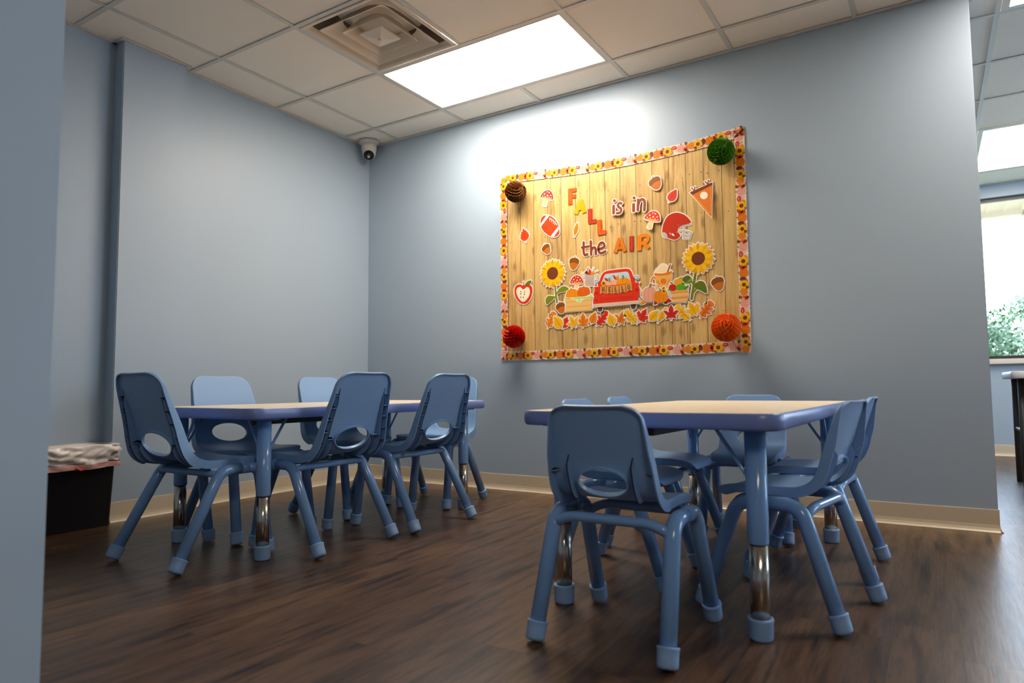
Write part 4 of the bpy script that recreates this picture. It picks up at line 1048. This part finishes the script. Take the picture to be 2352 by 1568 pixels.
('truck_cutout','red pickup truck cutout seen from behind with letter bunting','truck',4,None,0,6,[('tire',[('P','5C4640',[(1917.5,1147.4),(1950.1,1147.3),(1947.6,1121.6),(1940.2,1116.5),(1930.4,1116),(1920.7,1121.2)])]),('tire',[('P','5C4640',[(2130.8,1148.6),(2164.1,1148.3),(2161.9,1121.7),(2153.7,1116.6),(2144.4,1115.9),(2134.1,1121.9)])]),('cab',[('S','E23417',[(1929.7,1267.6),(1937.9,1312.3),(1954.4,1343.6),(1981.5,1357.9),(2051.2,1360.7),(2112.6,1359.1),(2133.4,1349.2),(2146.8,1321.4),(2157.6,1267.4),(2049,1254.9)])]),('rear_window',[('S','B9D8E2',[(1953.1,1276.9),(1958.7,1314.8),(1968.9,1334.2),(1983.6,1340.7),(2050.8,1341.5),(2102.9,1342.3),(2119.1,1336.3),(2127.5,1314.4),(2129.4,1272.2),(2049.3,1268.3)])]),('side_mirror',[('S','7A8088',[(1903.4,1308.7),(1924.3,1308.5),(1928.4,1292.7),(1909.2,1289.5)]),('S','B4D2E6',[(1906.5,1306.1),(1922.3,1305.8),(1924.6,1294.9),(1910.7,1292.5)]),('K','5A5A60',5.2,[(1926.5,1295.2),(1931.4,1292.4)])]),('side_mirror',[('S','7A8088',[(2157.6,1308.8),(2178.8,1310.7),(2182.6,1293.7),(2162.3,1290.8)]),('S','C4DDE6',[(2160.3,1305.9),(2176.9,1307.9),(2179.6,1295.3),(2164.2,1293.2)]),('K','5A5A60',5,[(2154.3,1296.4),(2159.6,1295.9)])]),('cargo',[('S','C8321A',[(1968.5,1318.4),(1989,1308.6),(1989.9,1296.1),(1973.1,1302.2)]),('S','DA3A14',[(2024.3,1331.1),(2043.1,1315.8),(2045.2,1300),(2028.7,1308.2)]),('S','EE8A10',[(2043,1311.3),(2055.3,1326.3),(2062.1,1311.8),(2050,1300.6)]),('K','9A9088',1.2,[(2008.2,1307.9),(2011.1,1330.1)]),('K','9A9088',1.2,[(2071.5,1310.9),(2081.4,1327.8)]),('K','C88888',1.4,[(2102.1,1305.7),(2116.4,1317.7)]),('S','EFAE8A',[(1976.1,1270.3),(1982.5,1290),(2011.7,1298.6),(2042.7,1293.5),(2057.6,1267.5)]),('S','F0920A',[(2048.1,1268.4),(2054.7,1299.1),(2073.8,1303.5),(2106.7,1304.2),(2129.8,1292),(2135.1,1267.2)]),('K','D67C08',1.8,[(2083.1,1300.9),(2082.6,1274.2)]),('K','D67C08',1.8,[(2106.7,1300.9),(2110.7,1273.9)]),('K','D98A66',1.9,[(2011.6,1296.4),(2013.5,1271.5)]),('K','7A8A1E',9.3,[(1998.7,1311.1),(2001.5,1295)]),('K','7A8A1E',9.1,[(2088.7,1319.2),(2086,1303.9)]),('F',(1961.8,1285.1),20,14,8.5)]),('tailgate',[('P','E23417',[(1895.2,1267.3),(1938.3,1268.7),(2049.3,1268.3),(2143.3,1269.8),(2189.9,1271.5),(2181.3,1256.5),(2189,1233.9),(2188.9,1198.9),(2173.1,1161.8),(1890.7,1164.1),(1891.2,1186.8),(1898.3,1209),(1893.6,1223),(1904,1251.7)]),('K','B8260F',1.9,[(1947.8,1194.8),(2139.2,1193)]),('K','B8260F',1.9,[(1947.6,1185.8),(2139,1184.2)]),('K','B8260F',1.4,[(1942.2,1219),(1943.7,1169.2)]),('K','B8260F',1.4,[(2145.6,1217.8),(2144.5,1169.5)]),('S','B02410',[(1924.7,1228.4),(1921.9,1222.5),(1915.2,1220.5),(1908.7,1223.6),(1906.1,1229.9),(1908.9,1235.8),(1915.6,1237.8),(1922.1,1234.7)]),('S','E23417',[(1919.8,1228.8),(1918.5,1226),(1915.3,1225.1),(1912.2,1226.5),(1911,1229.5),(1912.3,1232.3),(1915.5,1233.2),(1918.6,1231.8)]),('S','B02410',[(1921.4,1185.4),(1919.4,1181),(1914.5,1179.6),(1909.6,1181.8),(1907.7,1186.4),(1909.8,1190.8),(1914.7,1192.2),(1919.5,1190)]),('S','B02410',[(2180,1229.2),(2177.3,1223.5),(2171,1221.6),(2164.9,1224.6),(2162.5,1230.7),(2165.2,1236.4),(2171.4,1238.3),(2177.5,1235.3)]),('S','E23417',[(2175.4,1229.6),(2174.1,1226.9),(2171.1,1226),(2168.3,1227.4),(2167.1,1230.3),(2168.4,1233),(2171.3,1233.9),(2174.2,1232.5)])]),('bumper',[('P','E4C9AC',[(1890,1164.1),(2186.9,1164.5),(2189.2,1144.2),(1887.8,1142)]),('K','CDAE90',1.9,[(1891.7,1151.5),(2186.7,1153.2)])]),('bunting',[('P','D6A055',[(1941.9,1267.7),(1979.6,1265.5),(1973.8,1218.7),(1955.8,1229.2),(1937.4,1221.7)]),('P','D6A055',[(1983.2,1264.1),(2019.3,1262.4),(2015.9,1215.2),(1999.3,1224.5),(1979.9,1218.2)]),('P','D6A055',[(2022.9,1262.1),(2061,1262.8),(2058.8,1214),(2041.2,1223.2),(2023.1,1214.7)]),('P','D6A055',[(2064.6,1263.6),(2101.2,1264.8),(2103.6,1215.8),(2086.2,1225),(2067.1,1214.4)]),('P','D6A055',[(2104.7,1265.6),(2140.9,1268.9),(2145.7,1223.3),(2127.3,1230.4),(2109.5,1217.5)]),('K','5A2A10',4,[(1953.5,1260.6),(1953.8,1236.1)]),('K','5A2A10',4,[(1965.5,1260.9),(1965,1236.3)]),('K','5A2A10',4,[(1953.3,1247.9),(1965.2,1248.3)]),('K','5A2A10',2.3,[(1949.9,1260.4),(1957.7,1260.7)]),('K','5A2A10',2.3,[(1962.1,1261.2),(1969.3,1261.2)]),('K','5A2A10',2.3,[(1949.9,1236),(1957.7,1236.3)]),('K','5A2A10',2.3,[(1961.6,1236.4),(1968.9,1236.7)]),('K','5A2A10',4,[(1997.8,1256.3),(1997.3,1231.1)]),('K','5A2A10',2.6,[(1994.4,1256.1),(2008.9,1256.6)]),('K','5A2A10',2.6,[(1997.6,1244.6),(2004.8,1244.9)]),('K','5A2A10',2.6,[(1993.9,1231),(2008.4,1232)]),('K','5A2A10',2.5,[(2008.4,1257.3),(2008.5,1252.2)]),('K','5A2A10',2.6,[(2008,1236.1),(2008.6,1231.1)]),('K','5A2A10',4,[(2038,1254.1),(2037.5,1230.2)]),('K','5A2A10',2.6,[(2034.2,1254),(2042.3,1254.2)]),('K','5A2A10',2.6,[(2033.7,1230.1),(2049.4,1231.2)]),('K','5A2A10',2.5,[(2049.1,1235.9),(2049.7,1230.3)]),('K','5A2A10',3.9,[(2079.8,1256.2),(2081.6,1231.6)]),('K','5A2A10',2.5,[(2076,1255.7),(2084.5,1256.2)]),('K','5A2A10',2.5,[(2077.9,1230.8),(2093,1232.9)]),('K','5A2A10',2.5,[(2092.1,1237.4),(2093.4,1231.9)]),('K','5A2A10',3.4,[(2131.2,1248.6),(2130.2,1243.2),(2127.7,1239.3),(2124.4,1238.1),(2121.2,1239.9),(2118.9,1244.2),(2118.2,1249.7),(2119.2,1255.2),(2121.6,1259),(2124.9,1260.2),(2128.1,1258.4),(2130.4,1254.2),(2131.2,1248.6)])])]),
('mug_cutout','orange mug cutout with whipped cream and cinnamon stick','mug',1,None,0,6,[('handle',[('K','E8760E',7.7,[(2286.4,1284.4),(2273.6,1293.7),(2263.5,1283.4),(2259.8,1265.8),(2266,1250.4),(2281.1,1243.8)])]),('cream',[('S','FBE3B8',[(2284.6,1314.2),(2289.8,1334.4),(2305.4,1348),(2327.4,1363.6),(2350.8,1355.9),(2367.5,1337.4),(2379.7,1317.3),(2373.1,1309.6),(2338.9,1306.7)]),('K','EBC68E',1.3,[(2305.2,1339.6),(2335.4,1337.5),(2352.7,1343.1)]),('K','EBC68E',1.3,[(2294,1325.9),(2330.7,1322.2),(2360.8,1326.6)]),('K','EBC68E',1.3,[(2316.3,1352.8),(2335.6,1349.1),(2348.6,1353)])]),('cinnamon_stick',[('K','9A4412',6.7,[(2357.8,1311.1),(2375.4,1355)])]),('mug_body',[('P','F5AE52',[(2284.8,1305.7),(2382.6,1304.5),(2379.1,1254.8),(2376,1215.6),(2293.6,1220.5),(2286.5,1242.2)]),('S','E07A12',[(2316.7,1264.7),(2320.9,1277),(2333.9,1278.9),(2346.6,1274.1),(2350.2,1261.7),(2343.8,1248.6),(2331,1248.3),(2320.3,1252.2)]),('K','8A8A22',1.9,[(2297.4,1271.8),(2313.7,1249.3)]),('K','8A8A22',1.9,[(2370,1270.3),(2354.5,1247.7)]),('K','8A8A22',3,[(2296.8,1262.4),(2305.4,1260.5)]),('K','8A8A22',2.9,[(2360.1,1256.6),(2368.6,1257.9)])]),('rim',[('K','E8760E',10.5,[(2283.8,1310.5),(2315.1,1304.9),(2351.7,1305.9),(2381.7,1312.5)])])]),
('apple_basket_cutout','wooden basket cutout heaped with yellow, red and green apples','basket',3,None,0,6,[('apple',[('S','ECA018',[(2447.9,1251.9),(2440.9,1238.7),(2422.4,1233.3),(2403.1,1238.9),(2394.4,1252.1),(2401.5,1265.3),(2420.1,1270.7),(2439.3,1265.1)]),('K','7AA01A',7.5,[(2428,1271),(2440.6,1274)])]),('apple',[('S','C81E16',[(2411.3,1221.8),(2405.3,1207.4),(2389.1,1201.4),(2372,1207.4),(2364.2,1221.8),(2370.2,1236.3),(2386.5,1242.2),(2403.6,1236.2)]),('K','6E9020',7.1,[(2374.8,1251.1),(2386.4,1246.9)])]),('apple',[('S','5AA80C',[(2462.4,1220.4),(2455,1207),(2435.6,1201.4),(2415.3,1207),(2406.2,1220.5),(2413.7,1233.9),(2433.2,1239.5),(2453.4,1233.8)]),('K','2E7A4A',7,[(2442.9,1240.7),(2453.3,1240.8)]),('K','4A8A1C',12.3,[(2459.7,1210.4),(2474.5,1222.5)]),('K','4AA018',9.1,[(2364.3,1213.4),(2378.9,1205.9)])]),('basket',[('P','F3BE74',[(2364,1202.4),(2474,1204),(2474.6,1172.2),(2469.4,1148),(2456.6,1135.7),(2385.6,1135.9),(2374.6,1159.5)]),('K','DDA257',0.8,[(2397.7,1197.1),(2395.4,1139.3)]),('K','DDA257',0.8,[(2414.5,1195.7),(2412.1,1138)]),('K','DDA257',0.8,[(2431.2,1194.3),(2428.8,1136.8)]),('K','DDA257',0.8,[(2447.8,1192.9),(2445.4,1135.5)]),('K','DDA257',0.8,[(2462.3,1191.7),(2459.9,1134.4)])]),('band',[('P','E8A052',[(2375.7,1203.1),(2474,1204),(2473.9,1191.1),(2378.5,1190)])]),('band',[('P','E8A052',[(2372.6,1167.6),(2471.2,1169.4),(2470.9,1160.2),(2374.5,1157.9)])])]),
('pumpkin_pair_cutout','pink and orange pumpkins cutout with sunflower and twigs','pumpkins',6,None,0,6,[('foliage',[('S','E88E12',[(2190.1,1143.7),(2208.8,1162.3),(2224,1149.7),(2210.5,1140.9)]),('S','B4300F',[(2345.4,1143.1),(2362.9,1161.5),(2380.5,1143.5),(2360.2,1138.2)]),('S','9A3A12',[(2274.1,1134.8),(2281,1152.1),(2294.8,1138.5),(2284.9,1132.9)]),('S','5A1E14',[(2334.5,1135.5),(2345.5,1145.1),(2355.8,1131.9)]),('S','A8200F',[(2322.7,1219.1),(2337,1231.1),(2342,1220.6),(2330.1,1215.3)]),('K','5A3020',3,[(2204.5,1168.6),(2174,1198.7)]),('K','5A3020',2.6,[(2187.4,1197.6),(2191.4,1178.1)]),('K','6A2A20',2.6,[(2171,1166.9),(2204.5,1166.5)]),('K','D9A860',3.5,[(2203.2,1207),(2192.6,1231.3)]),('K','D9A860',3.1,[(2187.8,1216.8),(2200.9,1205.1)]),('K','5A3020',2.1,[(2293.6,1220.5),(2289.9,1248.2)]),('K','8A3030',2.1,[(2363.8,1195.8),(2376,1174)])]),('pumpkin',[('S','EBA588',[(2206.7,1185.4),(2212.4,1220.1),(2234.9,1236.2),(2261.3,1238.1),(2281.8,1227.9),(2290,1207.2),(2283.6,1168.8),(2265.7,1151.2),(2232.9,1151.6),(2213.7,1164.7)]),('K','C8806A',1.7,[(2234.8,1234.1),(2223.4,1215.9),(2220.4,1184.3),(2228.5,1155.1)]),('K','C8806A',1.7,[(2247,1236.2),(2241.8,1203.8),(2242.8,1152.9)]),('K','C8806A',1.7,[(2265.6,1235.6),(2271.4,1205.6),(2265.8,1155.4)]),('K','6A7A1E',8.3,[(2252.5,1236.8),(2256.1,1250.2),(2261.6,1251.8)])]),('pumpkin',[('S','EE8A0A',[(2275.6,1179.9),(2284.4,1203.4),(2304.1,1210.2),(2332.1,1206.8),(2353.1,1193.5),(2358.5,1171.2),(2352,1148.8),(2326.1,1140.8),(2296,1144.3),(2280.1,1158.5)]),('K','CC7006',1.7,[(2301.9,1208.3),(2287.4,1189.5),(2289.7,1152.5)]),('K','CC7006',1.7,[(2312.7,1208.4),(2303.3,1177.7),(2309,1144.8)]),('K','CC7006',1.7,[(2329.4,1188.2),(2333.1,1164.9),(2328.3,1142.3)]),('K','5A7A1E',7.2,[(2319.2,1208.9),(2310.9,1221.2)])]),('flower',[('F',(2336.3,1205.4),18.1,13,7)])])]

for c_ in CUTOUTS: add_cutout(*c_)

# tissue honeycomb balls
def honeycomb(name, label, loc, r, col, axis, seed):
    m = base_mat('tissue_'+name, col, .55)
    NV_, NH = 30, 56
    w = MB()
    for k in range(NV_):
        vs = []
        for j in range(NH+1):
            zz = -r+2*r*(j+.02)/(NH+.04)
            ro = math.sqrt(max(r*r-zz*zz, 1e-8))
            ph = (j*11/NH) % 2; tri = 1-abs(ph-1)*2                 # glued left and right in turn
            az = 2*PI*k/NV_ + (tri if k % 2 else -tri)*PI/NV_*.86
            for f in (.45, .78, 1.0): vs.append((ro*f*math.cos(az), ro*f*math.sin(az), zz))
        fs = [(j*3+q, j*3+q+1, j*3+q+4, j*3+q+3) for j in range(NH) for q in (0, 1)]
        w.add(vs, fs, 0, False)
    w.lathe([(max(r*.62*math.sin(a), 1e-6), -r*.62*math.cos(a)) for a in [PI*k/12 for k in range(13)]], 24)
    me = bpy.data.meshes.new('honeycomb_ball'); me.from_pydata(w.v, [], w.f)
    for p, sm in zip(me.polygons, w.sm): p.use_smooth = sm
    me.update()
    o = obj('honeycomb_ball', me, m)
    o.location = loc; o.rotation_euler = Vector(axis).to_track_quat('Z', 'Y').to_euler()
    return tag(o, label, 'paper ball', 'paper honeycomb balls at the display corners')
honeycomb('brown', 'brown paper honeycomb ball at the top left corner of the display', (1.383, -.074, 1.929), .070, '8A5A26', (1, -.25, .30), 1)
gb = honeycomb('green', 'green paper honeycomb ball at the top right corner of the display', (2.698, -.076, 1.933), .0735, '4E8E1E', (.75, -.75, .45), 2)
hs = MB().tube([(2.741, -.024, 1.905), (2.744, -.012, 1.86), (2.743, -.010, 1.80)], [.0022, .0022, .0034], 8).obj('hanging_string', card('E8C98E'), gb)
hs.matrix_parent_inverse = (Matrix.Translation(gb.location) @ gb.rotation_euler.to_matrix().to_4x4()).inverted()
honeycomb('red', 'red paper honeycomb ball at the bottom left corner of the display', (1.361, -.076, .987), .0735, 'D81E10', (-.75, -.45, .75), 3)
honeycomb('orange', 'orange paper honeycomb ball at the bottom right corner of the display', (2.697, -.079, .972), .0765, 'F0741A', (.35, -.55, .8), 4)

# ------------------------------------------------------------------ waste bin with liner
B = thing('waste_bin', 'black rectangular waste bin in the wall recess behind the near wall', 'waste bin', (.082, -2.078, 0))
pr = [(.048, .164, .010, 0), (.052, .168, .014, .001), (.054, .170, .016, .010), (.066, .186, .020, .36), (.070, .190, .022, .366), (.071, .191, .022, .384), (.068, .188, .02, .386), (.062, .182, .018, .37), (.050, .166, .014, .02)]
def rrxy(hx, hy, r, z): return rrect(hx, hy, r, z, 6)
w = loops([rrxy(a, b2, r, z) for a, b2, r, z in pr], True); n = len(rrxy(1, 1, .1, 0)); w.f.append(list(range(n))[::-1]); w.m.append(0); w.sm.append(False)
w.obj('bin_body', M['black'], B)
mb_ = base_mat('liner_plastic', 'E2DAD3', .30); mb_.node_tree.nodes['Principled BSDF'].inputs['Transmission Weight'].default_value = .0
mp_ = base_mat('liner_hem_pink', 'D9A7A0', .35)
mr_ = base_mat('red_drawstring', 'C8301E', .4)
nseg = 150
def resample(pts, n):
    pts = pts+[pts[0]]; L = [0]
    for a, b2 in zip(pts, pts[1:]): L.append(L[-1]+math.dist(a, b2))
    out = []; j = 0
    for k in range(n):
        d = L[-1]*k/n
        while L[j+1] < d: j += 1
        f = (d-L[j])/max(L[j+1]-L[j], 1e-9)
        out.append(tuple(a+(b2-a)*f for a, b2 in zip(pts[j], pts[j+1])))
    return out
def liner_loop(off, z, amp, sd, flare=0.0):
    base = resample(rrect(.0725+off, .1925+off, .024+off*.5, 0, 6), nseg)
    out = []
    for p in base:
        s_ = p[1]+p[0]*1.3                                     # runs round the rim
        a = abs(noise.noise(Vector((s_*11+z*20, z*7-s_*5, sd))))
        b2 = abs(noise.noise(Vector((s_*24-z*30, z*14+s_*8, sd+9))))
        c = noise.noise(Vector((s_*9, z*24, sd+4)))
        d = amp*(1.5*a+.8*b2+.55*c)
        out.append((p[0]*(1+d/.075), p[1]*(1+d/.19), z+amp*.7*noise.noise(Vector((s_*10, 0, sd+3)))))
    return out
rows = [liner_loop(-.0155, .33, .0005, 1), liner_loop(-.0145, .37, .0005, 1), liner_loop(-.006, .396, .0015, 1), liner_loop(.003, .404, .007, 2), liner_loop(.008, .398, .007, 2)]
zz = .388
while zz > .312: rows.append(liner_loop(.004+.004*math.sin((.39-zz)*60), zz, .020, 3)); zz -= .0065
w = loops(rows, False)
lo = w.obj('bin_liner', mb_); lo.location = (.082, -2.078, 0)
tag(lo, 'crumpled whitish plastic liner folded over the black waste bin rim', 'bin liner')
rows = [liner_loop(.008, z_, .010, 3) for z_ in (.316, .306, .298, .290)]
hm = loops(rows, False).obj('drawstring_hem', mp_, lo); hm['label'] = 'pinkish hem of the liner'
tk = MB().tube(catmull([(.083, .028, .298), (.091, .018, .292), (.094, .006, .288), (.092, -.004, .294), (.085, -.012, .300)], 5), [.004]*21, 8).obj('drawstring_loop', mr_, hm)

# ------------------------------------------------------------------ the room beyond: folding table, outdoors
F = thing('folding_table', 'white topped folding table with dark legs by the far window', 'table', (4.915, 1.75, 0))
w = loops([rrect(.88, .34, .05, .735), rrect(.885, .345, .055, .729), rrect(.885, .345, .055, .695), rrect(.88, .34, .05, .690)], True)
w.f.append(list(range(len(rrect(1, 1, .1, 0))))[::-1]); w.m.append(0); w.sm.append(False)
w.obj('tabletop', M['folding'], F)
for sx in (-1, 1):
    for sy in (-1, 1):
        MB().tube([(sx*.825, sy*.19, 0.003), (sx*.825, sy*.19, .69)], .019, 12).obj('leg', M['charcoal'], F)
    MB().tube([(sx*.825, -.19, .36), (sx*.825, .19, .36)], .012, 10).obj('stretcher', M['charcoal'], F)

rb = random.Random(11)
def shrub(x, y, rx, ry, zt, label):
    w = MB(); 
    for k in range(4200):
        u, v, s = rb.uniform(0, 2*PI), rb.uniform(-1, 1), rb.uniform(.55, 1)**.5
        q = math.sqrt(1-v*v)
        c = Vector((rx*s*q*math.cos(u), ry*s*q*math.sin(u), zt*.55+zt*.47*s*v))
        a = Vector((rb.gauss(0, 1), rb.gauss(0, 1), rb.gauss(0, .7))).normalized(); b2 = a.orthogonal().normalized()
        l, wd2 = rb.uniform(.05, .085), rb.uniform(.018, .03)
        w.add([c-a*l/2, c+b2*wd2, c+a*l/2, c-b2*wd2], [(0, 1, 2, 3)], 0)
    me = bpy.data.meshes.new('foliage'); me.from_pydata(w.v, [], w.f); me.update()
    t_ = thing('shrub', label, 'shrub', (x, y, -.12), 0, 'shrubs outside the far window')
    obj('foliage', me, M['leafgreen'], t_)
    st = MB()
    for k in range(5): st.tube([(rb.uniform(-.05, .05), rb.uniform(-.05, .05), 0), (rx*.5*math.cos(k*1.3), ry*.5*math.sin(k*1.3), zt*.6)], .012, 6)
    st.obj('stem', M['charcoal'], t_)
shrub(3.9, 6.2, .8, .6, 1.62, 'leafy green shrub close outside the far window')
shrub(5.1, 7.7, 1.0, .6, 2.05, 'leafy green shrub outside the far window, taller and further back')
w = MB().box(-6, YF+.16, -.2, 14, 22, -.12); w.obj('ground_outside', M['ground'], kind='structure')
w = MB().box(1.5, YF+.16, 2.60, 8, 5.6, 2.63)
for k in range(40): w.box(1.5+k*.16, YF+.16, 2.585, 1.53+k*.16, 5.6, 2.60)
w.box(1.5, 5.5, 2.535, 8, 5.62, 2.64)
w.obj('porch_soffit', M['soffit'], kind='structure')
